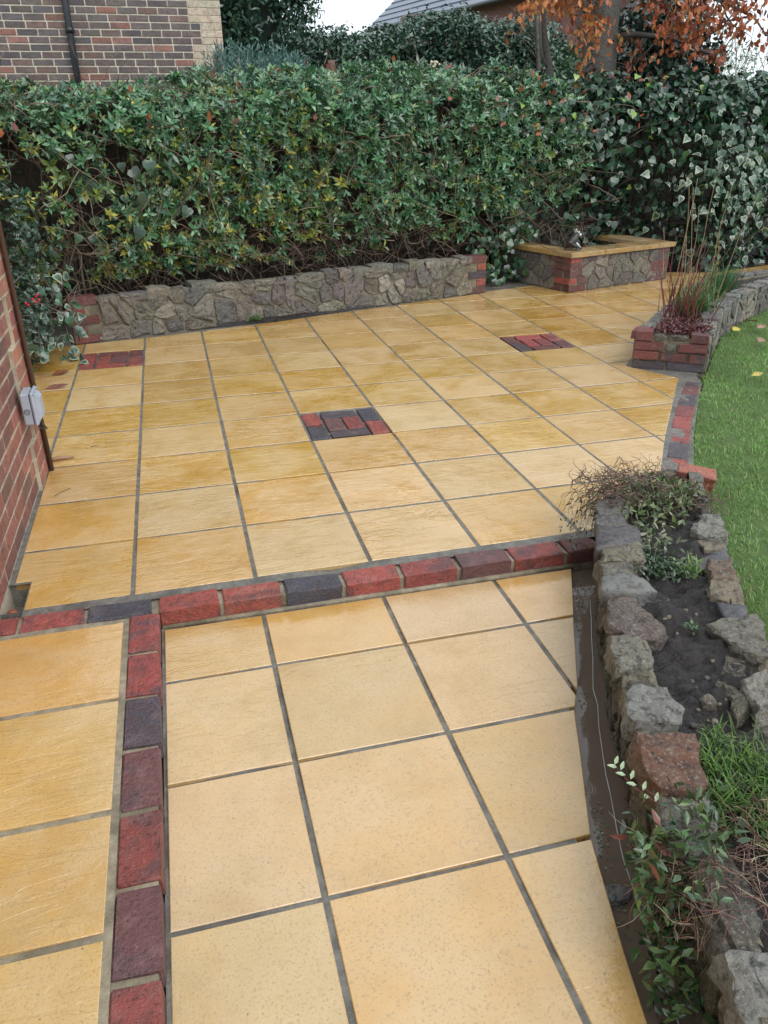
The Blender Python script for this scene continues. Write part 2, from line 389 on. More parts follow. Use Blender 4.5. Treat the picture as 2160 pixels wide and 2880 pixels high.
def jc(c, v=.15):
    k = 1+random.uniform(-v, v); return tuple(max(0, x*k*(1+random.uniform(-.06, .06))) for x in c)

# ---- rubble stones on a vertical face
def voronoi(w, h, cell, rr, aspect=1.25):
    nx = max(1, round(w/(cell*aspect))); ny = max(1, round(h/cell)); seeds = []
    for j in range(ny):
        for i in range(nx):
            seeds.append((w*(i+.5+(.25 if j % 2 else -.25)+rr.uniform(-.34, .34))/nx, h*(j+.5+rr.uniform(-.32, .32))/ny))
    seeds = [q for q in seeds if rr.random() > .22] if len(seeds) > 6 else seeds
    polys = []
    for k, s in enumerate(seeds):
        p = [(0, 0), (w, 0), (w, h), (0, h)]
        for l, t in enumerate(seeds):
            if l == k: continue
            p = clip_half(p, (s[0]+t[0])/2, (s[1]+t[1])/2, t[0]-s[0], t[1]-s[1])
            if len(p) < 3: break
        if len(p) >= 3: polys.append(clean(p, .008))
    return [p for p in polys if len(p) >= 3]
STONE_COLS = [(.20, .188, .165), (.17, .16, .142), (.235, .212, .175), (.19, .172, .132), (.13, .128, .122), (.27, .245, .195), (.34, .31, .25), (.15, .13, .13)]
def face_stone(name, poly, O, U, Vv, N, out, parent, mat, col, rr, gap=.007, back=.05, rough=.006):
    p = inset(poly, gap)
    if area(p) < .0008: return None
    p = chaikin(p, .14)
    p = [(q[0]+rr.uniform(-rough, rough), q[1]+rr.uniform(-rough, rough)) for q in p]
    c = centroid(p); n = len(p)
    rings = [(1.0, -back), (1.0, out*.45), (.90, out), (.5, out*1.10)]
    V = []
    for s, d in rings:
        for q in p:
            a = c[0]+(q[0]-c[0])*s+rr.uniform(-1, 1)*rough*.5; b = c[1]+(q[1]-c[1])*s+rr.uniform(-1, 1)*rough*.5
            dd = d+(rr.uniform(-1, 1)*rough*.8 if d > 0 else 0)
            V.append(O+U*a+Vv*b+N*dd)
    V.append(O+U*c[0]+Vv*c[1]+N*(out*1.1))
    F = []
    for r in range(3):
        for i in range(n):
            j = (i+1) % n; F.append((r*n+i, r*n+j, (r+1)*n+j, (r+1)*n+i))
    for i in range(n): F.append((3*n+i, 3*n+(i+1) % n, 4*n))
    o = mesh_obj(name, V, F, mat, parent, False, tuple(O+U*c[0]+Vv*c[1])); o.color = tuple(col)+(1,); return o
def rubble_face(parent, A, B, z0, z1, cell, seed, out=(.012, .034), mat=STONE, cols=STONE_COLS, z1b=None, aspect=1.25, skip=None, side=1, rough=.006, lean=0.0):
    """stones over the face above A-B; outward normal on the right of A->B (side=1)"""
    rr = random.Random(seed); A = Vector((A[0], A[1], 0)); B = Vector((B[0], B[1], 0))
    U = (B-A); w = U.length; U.normalize(); N = Vector((U.y, -U.x, 0))*side
    Vv = (Vector((0, 0, 1))-N*lean).normalized(); O = A+Vector((0, 0, z0)); h = z1-z0; n = 0
    for p in voronoi(w, h, cell, rr, aspect):
        c = centroid(p)
        if skip and skip(c[0], c[1]): continue
        if z1b is not None: p = [(x, y*(1+(z1b-z1)/h*x/w)) for x, y in p]
        q = p if side == 1 else p
        face_stone('stone', q, O, U, Vv, N, rr.uniform(*out)*.62, parent, mat, jc(rr.choice(cols), .2), rr, rough=rough); n += 1
    return n
def rock(parent, poly, z0, z1, mat, col, seed, n=26, rough=.010, dome=.004, slope=(0, 0), grow=0.0, smooth=False):
    """free-shaped broken stone: outline on top, fractured sides running down to z0"""
    rr = random.Random(seed)
    if area(poly) < 0: poly = poly[::-1]
    if grow: poly = inset(poly, -grow)
    pts = []; L = [math.hypot(poly[i][0]-poly[(i+1) % len(poly)][0], poly[i][1]-poly[(i+1) % len(poly)][1]) for i in range(len(poly))]
    tot = sum(L)
    for i in range(len(poly)):
        k = max(1, round(n*L[i]/tot)); a, b = poly[i], poly[(i+1) % len(poly)]
        for j in range(k): pts.append((a[0]+(b[0]-a[0])*j/k, a[1]+(b[1]-a[1])*j/k))
    c = centroid(pts); m = len(pts)
    off = Vector((seed*3.1, seed*1.7, 0))
    def disp(x, y, z):
        v = Vector((x, y, z)); return mnoise.noise_vector(v*16+off)*rough+mnoise.noise_vector(v*55+off)*rough*.45+mnoise.noise_vector(v*140+off)*rough*.18
    V = []; h = z1-z0
    rings = [(.97, z0), (1.0, z0+h*.3), (1.01, z0+h*.55), (1.01, z0+h*.78), (.995, z1-.004), (.93, z1), (.72, z1+dome*.5), (.48, z1+dome), (.24, z1+dome)]
    for ri, (sc_, z) in enumerate(rings):
        for q in pts:
            x, y = c[0]+(q[0]-c[0])*sc_, c[1]+(q[1]-c[1])*sc_
            z_ = z+((x-c[0])*slope[0]+(y-c[1])*slope[1] if z > z1-.01 else 0)
            d = disp(x, y, z); V.append((x+d.x, y+d.y, z_+d.z*(.75 if ri >= 4 else .4)))
    V.append((c[0], c[1], z1+dome)); F = []
    for r in range(len(rings)-1):
        for i in range(m):
            j = (i+1) % m; F.append((r*m+i, r*m+j, (r+1)*m+j, (r+1)*m+i))
    k = (len(rings)-1)*m
    for i in range(m): F.append((k+i, k+(i+1) % m, len(V)-1))
    o = mesh_obj('stone', V, F, mat, parent, smooth, (c[0], c[1], z1)); o.color = tuple(col)+(1,)
    return o
def wall_core(name, pts, z0, z1, thick, mat, parent, side=1, rec=.003):
    """mortar body behind a run of face stones"""
    P = [Vector((p[0], p[1])) for p in pts]; nrm = []
    for i in range(len(P)):
        d = (P[min(i+1, len(P)-1)]-P[max(i-1, 0)]).normalized(); nrm.append(Vector((d.y, -d.x))*side)
    V = []; F = []
    for p, n_ in zip(P, nrm):
        a = p-n_*rec; b = p-n_*thick; V += [(a.x, a.y, z0), (a.x, a.y, z1), (b.x, b.y, z1), (b.x, b.y, z0)]
    for i in range(len(P)-1):
        for k in range(4):
            F.append((i*4+k, i*4+(k+1) % 4, i*4+4+(k+1) % 4, i*4+4+k))
    e = (len(P)-1)*4; F += [(0, 3, 2, 1), (e, e+1, e+2, e+3)]
    return mesh_obj(name, V, F, mat, parent)

# ---- leaves (numpy)
T_LANCE = (np.array([(0, 0, 0), (.38, .5, .10), (.42, 0, 0), (.38, -.5, .10), (.75, .30, .04), (.75, -.30, .04), (1, 0, -.10)]), np.array([(0, 2, 1), (0, 3, 2), (1, 2, 4), (2, 3, 5), (2, 6, 4), (2, 5, 6)]), np.array([0, 1, 0, 1, 1, 1, 1]))
T_SIMPLE = (np.array([(0, 0, 0), (.45, .5, .10), (.45, -.5, .10), (1, 0, -.06)]), np.array([(0, 2, 3), (0, 3, 1)]), np.array([0, 1, 1, 1]))
_iv = [(0.0, .0), (-.08, .24), (.10, .50), (.38, .46), (.52, .34), (1.0, 0), (.52, -.34), (.38, -.46), (.10, -.50), (-.08, -.24)]
T_IVY = (np.array([(.36, 0, 0)]+[(a*.50+.18, b*.56, .045) for a, b in _iv]+[(a, b, .07*abs(b)*2-(.12 if a > .9 else 0)) for a, b in _iv]),
         np.array([(0, 1+i, 1+(i+1) % 10) for i in range(10)]+[t for i in range(10) for t in ((1+i, 11+i, 11+(i+1) % 10), (1+i, 11+(i+1) % 10, 1+(i+1) % 10))]), np.array([0]*11+[1]*10))
_ho = [(0, 0), (.12, .30), (.2, .16), (.38, .42), (.46, .2), (.66, .34), (.72, .12), (1, 0), (.72, -.12), (.66, -.34), (.46, -.2), (.38, -.42), (.2, -.16), (.12, -.30)]
T_HOLLY = (np.array([(.45, 0, -.04)]+[(a, b, .05+.15*abs(b)) for a, b in _ho]), np.array([(0, 1+i, 1+(i+1) % 14) for i in range(14)]), np.array([0]+[1]*14))
def unit(a): return a/np.maximum(1e-9, np.linalg.norm(a, axis=-1, keepdims=True))
def leaf_arrays(P, D, N, L, W, tmpl, c0, c1=None):
    T, F, rim = tmpl; n = len(P)
    D = unit(D); S = unit(np.cross(N, D)); N = np.cross(D, S)
    L = np.broadcast_to(L, (n,)); W = np.broadcast_to(W, (n,))
    V = P[:, None]+D[:, None]*(T[None, :, 0, None]*L[:, None, None])+S[:, None]*(T[None, :, 1, None]*W[:, None, None])+N[:, None]*(T[None, :, 2, None]*W[:, None, None])
    FF = F[None]+(np.arange(n)*len(T))[:, None, None]
    c1 = c0 if c1 is None else c1
    C = np.where(rim[None, :, None] == 1, c1[:, None], c0[:, None])
    return V.reshape(-1, 3), FF.reshape(-1, 3), C.reshape(-1, 3)
def leaf_obj(name, P, D, N, L, W, tmpl, c0, c1, mat, parent):
    V, F, C = leaf_arrays(np.asarray(P, float), np.asarray(D, float), np.asarray(N, float), L, W, tmpl, np.asarray(c0, float), None if c1 is None else np.asarray(c1, float))
    return np_obj(name, V, F, mat, parent, C)
def pick(cols, p, n, var=.25, rng=RNG):
    c = np.array(cols)[rng.choice(len(cols), n, p=np.array(p)/sum(p))]
    return c*(1+rng.uniform(-var, var, (n, 1)))*(1+rng.uniform(-.08, .08, (n, 3)))
def rand_dirs(n, rng=RNG): return unit(rng.normal(size=(n, 3)))
def merge(parts):
    V = []; F = []; C = []; k = 0
    for v, f, c in parts: V.append(v); F.append(f+k); C.append(c); k += len(v)
    return np.concatenate(V), np.concatenate(F), np.concatenate(C)
def wander(p, d, length, n, wob, grav=0.0, rng=random):
    pts = [Vector(p)]; d = Vector(d).normalized()
    for i in range(n):
        d = (d+Vector((rng.uniform(-wob, wob), rng.uniform(-wob, wob), rng.uniform(-wob, wob)-grav))).normalized()
        pts.append(pts[-1]+d*(length/n))
    return pts
#PART2
# ================================================================== SETTING: ground
g_o = mesh_obj('ground', [(-150, -60, -.35), (200, -60, -.35), (200, 300, -.35), (-150, 300, -.35)], [(0, 1, 2, 3)], LAWN); tag(g_o, kind='structure')

S = .46
UPPER = [(.018, .215), (.078, .215), (.078, .0), (2.33, .0), (2.62, .13), (2.93, .39), (3.005, .515), (3.277, .907), (3.545, 1.27), (3.86, 1.70), (3.965, 1.835), (3.77, 2.18), (3.88, 2.32), (4.60, 3.06), (5.05, 3.51), (5.60, 3.86), (6.30, 4.05), (7.60, 4.30),
         (7.60, 5.62), (4.42, 5.16), (3.80, 4.985), (3.76, 4.925), (2.63, 4.60), (1.358, 4.235), (.449, 4.04), (-.07, 3.965), (-.75, 3.86), (-.75, 1.47), (.018, 1.47)]
LOWER = [(.566, -.155), (2.185, -.155), (2.10, -.34), (2.011, -.526), (1.869, -.835), (1.80, -.95), (1.73, -1.128), (1.616, -1.408), (1.539, -1.708), (1.505, -1.86), (1.40, -2.3), (1.22, -3.4), (.566, -3.4)]
LZ = -.068
# mortar bed of the upper patio: the recessed joints
def mortar_sheet(name, x0, x1, y0, y1, z, mat, dx=.03, amp=.004, pit=.010, poly=None, dips=()):
    nx, ny = int((x1-x0)/dx)+1, int((y1-y0)/dx)+1
    xs = np.linspace(x0, x1, nx); ys = np.linspace(y0, y1, ny); X, Y = np.meshgrid(xs, ys)
    rng = np.random.default_rng(5); Z = np.full(X.shape, z)+rng.uniform(-amp, amp*.4, X.shape)
    low = np.zeros(X.shape)
    for _ in range(90):
        i, j = rng.integers(0, ny), rng.integers(0, nx); r = rng.uniform(.05, .16)
        low = np.maximum(low, np.clip(1.3-np.hypot(X-X[i, j], Y-Y[i, j])/r, 0, 1))
    Z -= low*pit
    for (a, b_) in dips: Z -= .014*((X > a*S+.004) & (X < a*S+S-.004) & (Y > b_*S+.004) & (Y < b_*S+S-.004))
    V = np.stack([X, Y, Z], -1).reshape(-1, 3); idx = np.arange(nx*ny).reshape(ny, nx)
    F = np.concatenate([np.stack([idx[:-1, :-1], idx[:-1, 1:], idx[1:, 1:]], -1).reshape(-1, 3), np.stack([idx[:-1, :-1], idx[1:, 1:], idx[1:, :-1]], -1).reshape(-1, 3)])
    if poly is not None:
        c = V[F].mean(1); keep = np.array([pip(a, b, poly) for a, b in c[:, :2]]); F = F[keep]
    return np_obj(name, V, F, mat, None, None, True)
patio = tag(mortar_sheet('patio', -.8, 7.6, -.045, 5.7, -.0018, MORT, .035, .0014, .016,
            [(-.03, .21), (.075, .21), (.075, -.045), (2.4, -.045), (2.7, .1), (3.0, .33), (3.25, .72), (3.7, 1.32), (4.1, 1.82), (4.3, 2.1), (5.2, 3.3), (7.6, 4.2), (7.6, 5.7), (-.8, 5.7), (-.8, 1.4), (-.03, 1.4)], ((0, 7), (3, 3), (7, 6))), kind='structure')
INSETS = {(0, 7), (3, 3), (7, 6)}
for j in range(0, 13):
    for i in range(-2, 17):
        if (i, j) in INSETS: continue
        hx, hy = .0082+random.uniform(-.0015, .001), .0088+random.uniform(-.0015, .002)
        p = clip_rect(UPPER, i*S+hx, (i+1)*S-hx, j*S+hy, (j+1)*S-hy)
        if len(p) >= 3:
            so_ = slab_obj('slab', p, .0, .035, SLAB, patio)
            if so_: so_.color = (.76+random.uniform(-.15, .15)-.30*max(0, min(1, (p[0][0]-1.2)/1.5))*max(0, min(1, (3.0-p[0][1])/1.5)), random.choice([0, 0, .04, .08]), random.uniform(.7, 1.15), 1)  # paler towards the right and near side: sky sheen put into the slab colour
# basket-weave brick panels let into the slabs
for (i, j), cc in (((3, 3), (RED, BLUE, BLUE2, PURP, RED2, BLUE2, RED, BLUE)), ((0, 7), (RED2, RED2, DKRED, RED, PURP, RED, RED2, DKRED)), ((7, 6), (PURP, BLUE2, RED, RED, RED2, DKRED, PURP, RED))):
    x0, y0 = i*S+.006, j*S+.006
    cells = [(.052, .112, .102, .213), (.052, .336, .102, .213), (.224, .388, .213, .102), (.167, .224, .100, .205), (.281, .224, .100, .205), (.224, .058, .213, .102), (.396, .112, .102, .213), (.396, .336, .102, .213)]
    for (cx, cy, w, l), c in zip(cells, (cc[1], cc[0], cc[2], cc[3], cc[4], cc[5], cc[6], cc[7])):
        brick(patio, x0+cx, y0+cy, -.030+random.uniform(-.003, .001), 0, jc(c, .12), w-.004, l-.006)
# drain recess at the corner by the house wall
hole = tag(mesh_obj('drain_recess', *(lambda z: ([(-.02, .0, z), (.078, .0, z), (.078, .215, z), (-.02, .215, z), (-.02, 0, -.004), (.078, 0, -.004), (.078, .215, -.004), (-.02, .215, -.004)], [(0, 1, 2, 3), (0, 4, 5, 1), (1, 5, 6, 2), (2, 6, 7, 3), (3, 7, 4, 0)]))(-.11), MORT), kind='structure')

# lower patio by the trench
lower = tag(mortar_sheet('lower_patio', .555, 2.30, -3.4, -.14, LZ-.0025, MORT, .03, .0016, .010, [(.5, -.1), (2.15, -.1), (1.84, -.84), (1.68, -1.14), (1.57, -1.42), (1.495, -1.71), (1.36, -2.3), (1.18, -3.4), (.5, -3.4)]), kind='structure')
xs = [.566, .925, 1.388, 1.845, 2.4]; ys = [-.155, -.475, -.94, -1.402, -1.862, -2.32, -2.78, -3.4]
for b in range(len(ys)-1):
    for a in range(len(xs)-1):
        jx = .008 if a else 0
        p = clip_rect(LOWER, xs[a]+jx, xs[a+1]-.008, ys[b+1]+.007, ys[b]-.007)
        if len(p) >= 3:
            so_ = slab_obj('slab', p, LZ, .035, SLAB, lower)
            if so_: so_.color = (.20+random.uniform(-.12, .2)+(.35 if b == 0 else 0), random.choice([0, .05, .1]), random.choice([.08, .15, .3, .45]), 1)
# edge of the concrete bed under the lower slabs, down into the trench
EDGE = [(2.17, -.155), (2.085, -.34), (1.996, -.526), (1.855, -.835), (1.785, -.95), (1.715, -1.128), (1.60, -1.408), (1.524, -1.708), (1.49, -1.86), (1.385, -2.3), (1.2, -3.4)]
V = []; F = []
for k, (x, y) in enumerate(EDGE):
    V += [(x, y, LZ-.008), (x+.004, y, LZ-.2)]
    if k: F.append((2*k-2, 2*k-1, 2*k+1, 2*k))
mesh_obj('bed_edge', V, F, MORT, lower)
# side strip of slabs by the house, level with the upper patio
side = tag(mortar_sheet('side_patio', -.03, .452, -3.4, -.145, -.002, MORT_TAN, .03, .001, .004), kind='structure')
ys2 = [-.165, -.603, -1.061, -1.42, -1.88, -2.34, -2.8, -3.4]
for b in range(len(ys2)-1):
    for a, (xa, xb) in enumerate(((-.03, -.008), (.0, .432))):
        if a == 0: continue
        slab_obj('slab', [(xa-.02, ys2[b+1]+.012), (xb, ys2[b+1]+.010), (xb, ys2[b]-.010), (xa-.02, ys2[b]-.012)], .0, .035, SLAB, side).color = (.68, 0, .75, 1)

# brick step along the front of the upper patio and brick kerb along the side strip
step = mesh_obj('brick_step', *box_vf(-.03, 2.33, -.132, -.030, -.12, -.012), MORT_TAN); tag(step, kind='structure')
x = .557
STEPC = [RED, RED, BLUE, RED, RED2, PURP, RED2, DKRED]
for k, c in enumerate(STEPC):
    L = .213 if k < 7 else .135
    brick(step, x+L/2, -.0905, -.0325+random.uniform(-.002, .002), .012 if k < 4 else -.004, jc(c, .1), L); x += L+.0185
for xa, L, c in ((-.03, .095, RED), (.083, .212, RED), (.308, .222, BLUE)):
    brick(step, xa+L/2, -.087, -.033, 0, jc(c, .08), L)
# cement fillet under the step
V, F = tube_vf([(.56, -.142, LZ-.002), (1.0, -.143, LZ), (1.6, -.142, LZ-.002), (2.2, -.143, LZ)], [.011, .012, .014, .012], 6); mesh_obj('cement_fillet', V, F, MORT_TAN, step, True)
kerb = mesh_obj('brick_kerb', *box_vf(.440, .548, -3.4, -.146, -.13, -.012), MORT_TAN); tag(kerb, kind='structure')
y = -.152
KC = [RED, RED2, BLUE2, PURP, RED2, PURP, RED2, BLUE2, RED, PURP, RED, BLUE, RED, RED2]
for k, c in enumerate(KC):
    brick(kerb, .505, y-.107, -.0325+random.uniform(-.003, .001), math.pi/2, jc(c, .12), .212); y -= .2325
# curved brick edging between patio and lawn
edging = mesh_obj('brick_edging', *(lambda L_: ([p for a in L_ for p in ((a[0], a[1], -.008), (a[2], a[3], -.008))], [(2*i, 2*i+1, 2*i+3, 2*i+2) for i in range(len(L_)-1)]))(
    [(3.93, 1.84, 4.10, 1.79), (3.85, 1.70, 4.01, 1.65), (3.70, 1.50, 3.85, 1.43), (3.53, 1.27, 3.69, 1.22), (3.27, .91, 3.42, .85), (3.0, .52, 3.16, .46), (2.90, .38, 3.06, .33), (2.80, .20, 2.98, .18)]), MORT); tag(edging, kind='structure')
EL = [(3.965, 1.755), (3.905, 1.684), (3.77, 1.522), (3.64, 1.352), (3.505, 1.177), (3.378, 1.003), (3.254, .832), (3.111, .631), (2.989, .441), (2.905, .27)]
for k in range(len(EL)-1):
    a, b = Vector(EL[k]), Vector(EL[k+1]); d = b-a
    if d.length < .12: L = d.length
    nrm = Vector((-d.y, d.x)).normalized(); c = (a+b)/2+nrm*.052
    brick(edging, c.x, c.y, -.031+random.uniform(-.003, .003), math.atan2(d.y, d.x), jc([BLUE2, DKRED, BLUE2, RED2, RED, RED2, BLUE2, RED, RED2][k], .1), d.length-.010)

# lawn
LAWN_POLY = [(2.72, -.30), (3.03, .20), (3.13, .38), (3.20, .52), (3.46, .90), (3.73, 1.27), (4.08, 1.72), (4.20, 1.87), (4.86, 2.64), (5.53, 3.20), (6.02, 3.50), (7.2, 4.0), (14, 6), (14, -6), (1.2, -6), (1.55, -2.9), (1.95, -1.9), (2.18, -1.35), (2.42, -.9), (2.6, -.5)]
def sheet(name, poly, z, mat, amp=.006, dx=.12, zf=None):
    x0, x1 = min(p[0] for p in poly), max(p[0] for p in poly); y0, y1 = min(p[1] for p in poly), max(p[1] for p in poly)
    bm = bmesh.new(); nx, ny = int((x1-x0)/dx)+1, int((y1-y0)/dx)+1
    for i in range(nx):
        for j in range(ny):
            q = clip_rect(poly, x0+i*dx, x0+(i+1)*dx, y0+j*dx, y0+(j+1)*dx)
            if len(q) >= 3 and abs(area(q)) > 1e-6:
                try: bm.faces.new([bm.verts.new((a, b, (zf(a, b) if zf else z)+amp*mnoise.noise((a*3, b*3, 0)))) for a, b in (q if area(q) > 0 else q[::-1])])
                except ValueError: pass
    bmesh.ops.remove_doubles(bm, verts=bm.verts, dist=.0005)
    me = bpy.data.meshes.new(name); bm.to_mesh(me); bm.free(); me.materials.append(mat)
    me.polygons.foreach_set('use_smooth', [True]*len(me.polygons))
    return link(bpy.data.objects.new(name, me))
lawn_z = lambda x, y: -.012+.05*max(0, min(1, (.1-y)/.8))
lawn = tag(sheet('lawn', LAWN_POLY, 0, LAWN, .008, .2, lawn_z), kind='structure')
n = 240000
gx = RNG.uniform(2.0, 8.2, n); gy = RNG.uniform(-1.6, 4.6, n)
dist = np.hypot(gx-.76, gy+2.67); keep = RNG.uniform(size=n) < np.clip(1.5-dist/9, .35, 1)
lp = np.array(LAWN_POLY)
def pip_np(x, y, poly):
    c = np.zeros(len(x), bool); j = len(poly)-1
    for i in range(len(poly)):
        xi, yi = poly[i]; xj, yj = poly[j]
        t = ((yi > y) != (yj > y)) & (x < (xj-xi)*(y-yi)/(yj-yi+1e-12)+xi); c ^= t; j = i
    return c
keep &= pip_np(gx, gy, [(a-.02 if i < 12 else a, b) for i, (a, b) in enumerate(LAWN_POLY)]); gx, gy = gx[keep], gy[keep]; n = len(gx)
patch = np.array([mnoise.noise((a*2.2, b*2.2, 1.0)) for a, b in zip(gx, gy)]); patch2 = np.array([mnoise.noise((a*9, b*9, 4.0)) for a, b in zip(gx, gy)])
thin = (patch2 < -.38) & (RNG.uniform(size=n) < .7); gx, gy, patch, patch2 = gx[~thin], gy[~thin], patch[~thin], patch2[~thin]; n = len(gx)
gz = np.array([lawn_z(a, b) for a, b in zip(gx, gy)])
ang = RNG.uniform(0, 2*math.pi, n)+patch*2; lean = RNG.uniform(.25, 1.3, n)
D = np.stack([np.cos(ang)*lean, np.sin(ang)*lean, np.ones(n)], 1); Nn = np.stack([-np.cos(ang), -np.sin(ang), lean], 1)
L = RNG.uniform(.020, .048, n)*(1+.35*patch2); Wd = RNG.uniform(.0020, .0040, n)
gc = pick([(.17, .34, .075), (.22, .40, .095), (.12, .25, .065), (.30, .37, .12), (.33, .29, .16)], [4, 3, 3, 1, .6], n, .3)*(1+.45*patch[:, None])
T_BLADE = (np.array([(0, .5, 0), (0, -.5, 0), (.55, .42, .5), (.55, -.42, .5), (1, 0, -1.5)]), np.array([(0, 1, 3), (0, 3, 2), (2, 3, 4)]), np.array([0, 0, 1, 1, 1]))
grass = leaf_obj('grass', np.stack([gx, gy, gz-.006], 1), D, Nn, L, Wd, T_BLADE, gc*.8, gc*1.1, GRASS, None); tag(grass, 'short damp green lawn grass', 'grass', kind='stuff')

# water in the trench and the earth below it
WALL_BASE = [(2.33, -.08), (2.18, -.362), (2.06, -.60), (1.93, -.865), (1.821, -1.118), (1.77, -1.244), (1.721, -1.388), (1.673, -1.548), (1.59, -1.861), (1.47, -2.35), (1.25, -3.4)]
WZ = -.092
wp = [(2.34, -.14)]+[(a[0]+.06, a[1]) for a in WALL_BASE[1:]]+[(1.0, -3.4)]+[(a[0]-.03, a[1]) for a in EDGE[::-1]]
water = tag(sheet('water', wp, WZ, WATER, .0006, .06), kind='structure')
#PART3
border = tag(mesh_obj('soil_border', [(5.98, 5.42, .006), (6.66, 5.20, .006), (7.4, 5.42, .006), (9.8, 6.0, .006), (9.8, 7.2, .006), (5.9, 6.3, .006)], [(0, 1, 2, 3, 4, 5)], SOIL), kind='structure')
# ================================================================== WALLS
def V2(a, b, t): return (a[0]+(b[0]-a[0])*t, a[1]+(b[1]-a[1])*t)
# ---- low rubble wall under the hedge
WA, WB = (-.07, 3.975), (3.765, 4.932)
wd = Vector((WB[0]-WA[0], WB[1]-WA[1])); WLEN = wd.length; wd.normalize(); wn_ = Vector((wd.y, -wd.x)); WANG = math.atan2(wd.y, wd.x)
def W(s, out=0.0): return (WA[0]+wd.x*s+wn_.x*out, WA[1]+wd.y*s+wn_.y*out)
rub = thing('stone_wall', (1.85, 4.5, 0), 'long low grey rubble stone wall with brick ends below the hedge', 'wall')
wall_core('mortar', [W(0), W(1.3), W(2.6), W(WLEN)], -.05, .318, .24, MORT_WALL, rub)
def pier_skip(s, t): return s < .24-(.09 if int(t/.075) % 2 else 0) or s > WLEN-(.12 if int(t/.075) % 2 else .2)
for k, (sa, sb) in enumerate(((0, 1.9), (1.9, WLEN))):
    rubble_face(rub, W(sa), W(sb), .0, .36, .125, 21+k, (.010, .032), STONE, skip=(lambda s, t, sa=sa: pier_skip(s+sa, t)), rough=.010)
for c in range(5):
    z = .0375+c*.075-.003
    L = .215 if c % 2 == 0 else .11
    p = W(L/2, -.045); brick(rub, p[0], p[1], z, WANG, jc([DKRED, PURP, DKRED, RED2, DKRED][c], .15), L, .11, ms=BM_OLD)
    L = .2 if c % 2 == 0 else .1025
    p = W(WLEN-L/2, -.045); brick(rub, p[0], p[1], z, WANG, jc([PURP, RED, BLUE2, ORANGE, DKRED][c], .15), L, .11, ms=BM_OLD)
    if c % 2: p = W(WLEN-.055, -.16); brick(rub, p[0], p[1], z, WANG, jc(RED2), .1025, .10, ms=BM_OLD)
# top stones
rr = random.Random(31); s = .27
while s < WLEN-.25:
    L = rr.uniform(.12, .24); a, b = W(s, .012+rr.uniform(-.01, .012)), W(s+L, .012+rr.uniform(-.01, .012)); c, d = W(s+L-.01, -.11-rr.uniform(0, .06)), W(s+.01, -.11-rr.uniform(0, .06))
    rock(rub, [a, b, c, d], .30, .352+rr.uniform(-.012, .03)-(.02 if 1.2 < s < 2 else 0), STONE, jc(rr.choice(STONE_COLS), .15), 300+int(s*100), 14, .012); s += L+.012

# ---- raised stone pool with slab coping in the corner
PO = Vector((4.56, 4.668)); PU = Vector((.9646, .2636)); PV = Vector((-.33, .944)).normalized()
def PP(u, v): q = PO+PU*u+PV*v; return (q.x, q.y)
pool = thing('raised_pool', (5.1, 5.1, 0), 'raised stone pool with brick corners and buff slab coping', 'pool')
PL, PD = 1.37, .95
wall_core('front_core', [PP(0, 0), PP(PL, 0)], -.05, .335, .2, MORT_WALL, pool)
wall_core('side_core', [PP(0, PD), PP(0, .06)], -.05, .335, .2, MORT_WALL, pool)
wall_core('far_core', [PP(PL, .06), PP(PL, PD)], -.05, .335, .2, MORT_WALL, pool)
rubble_face(pool, PP(0, 0), PP(PL, 0), .0, .335, .115, 41, (.006, .02), STONE, skip=lambda s, t: s < (.24 if int(t/.075) % 2 else .15) or (s > PL-.22 and t > .1), rough=.006)
rubble_face(pool, PP(0, PD), PP(0, 0), .0, .335, .115, 42, (.006, .02), STONE, skip=lambda s, t: s > PD-.22, rough=.006)
au = math.atan2(PU.y, PU.x); av = math.atan2(PV.y, PV.x)
for c in range(5):
    z = .034+c*.070
    if c % 2 == 0:
        L = .215; q = PP(L/2-.004, .045); brick(pool, q[0], q[1], z, au, jc([DKRED, RED2, PURP, RED, RED][c], .12), L, .105, .062, ms=BM_OLD)
        q = PP(.045, .102+.06+.05); brick(pool, q[0], q[1], z, av, jc(PURP, .2), .2, .105, .062, ms=BM_OLD)
        if c: q = PP(L+.06, .042); brick(pool, q[0], q[1], z, au, jc(BLUE2, .2), .10, .105, .062, ms=BM_OLD)
    else:
        q = PP(.05-.004, .105); brick(pool, q[0], q[1], z, av, jc([RED, RED, DKRED, PURP, RED][c], .15), .215, .105, .062, ms=BM_OLD)
        q = PP(.16, .045); brick(pool, q[0], q[1], z, au, jc(PURP, .15), .11, .105, .062, ms=BM_OLD)
    q = PP(PL-.11, .045); brick(pool, q[0], q[1], z, au, jc([DKRED, PURP, DKRED, BLUE2, PURP][c], .2), .2, .105, .062, ms=BM_OLD)
    q = PP(PL-.215-.045, .045); brick(pool, q[0], q[1], z, au, jc([BLUE2, DKRED, PURP, DKRED, BLUE2][c], .2), .09, .103, .062, ms=BM_OLD)
# coping slabs
def cop(u0, u1, v0, v1):
    u0, u1, v0 = max(u0, -.035), min(u1, PL+.035), max(v0, -.035)
    o = slab_obj('coping_slab', [PP(u0, v0), PP(u1, v0), PP(u1, v1), PP(u0, v1)], .385, .045, SLAB, pool, .004, .001); o.color = (.45, .75, .5, 1); return o
for a, b in ((-.06, .40), (.406, .80), (.806, PL+.06)): cop(a, b, -.06, .22)
cop(-.06, .18, .226, .58); cop(-.06, .18, .586, PD); cop(PL-.25, PL+.06, .226, .58); cop(PL-.25, PL+.06, .586, PD)
mesh_obj('pool_water', [PP(.1, .1)+(.30,), PP(PL-.1, .1)+(.30,), PP(PL-.1, PD)+(.30,), PP(.1, PD)+(.30,)], [(0, 1, 2, 3)], WATER, pool)
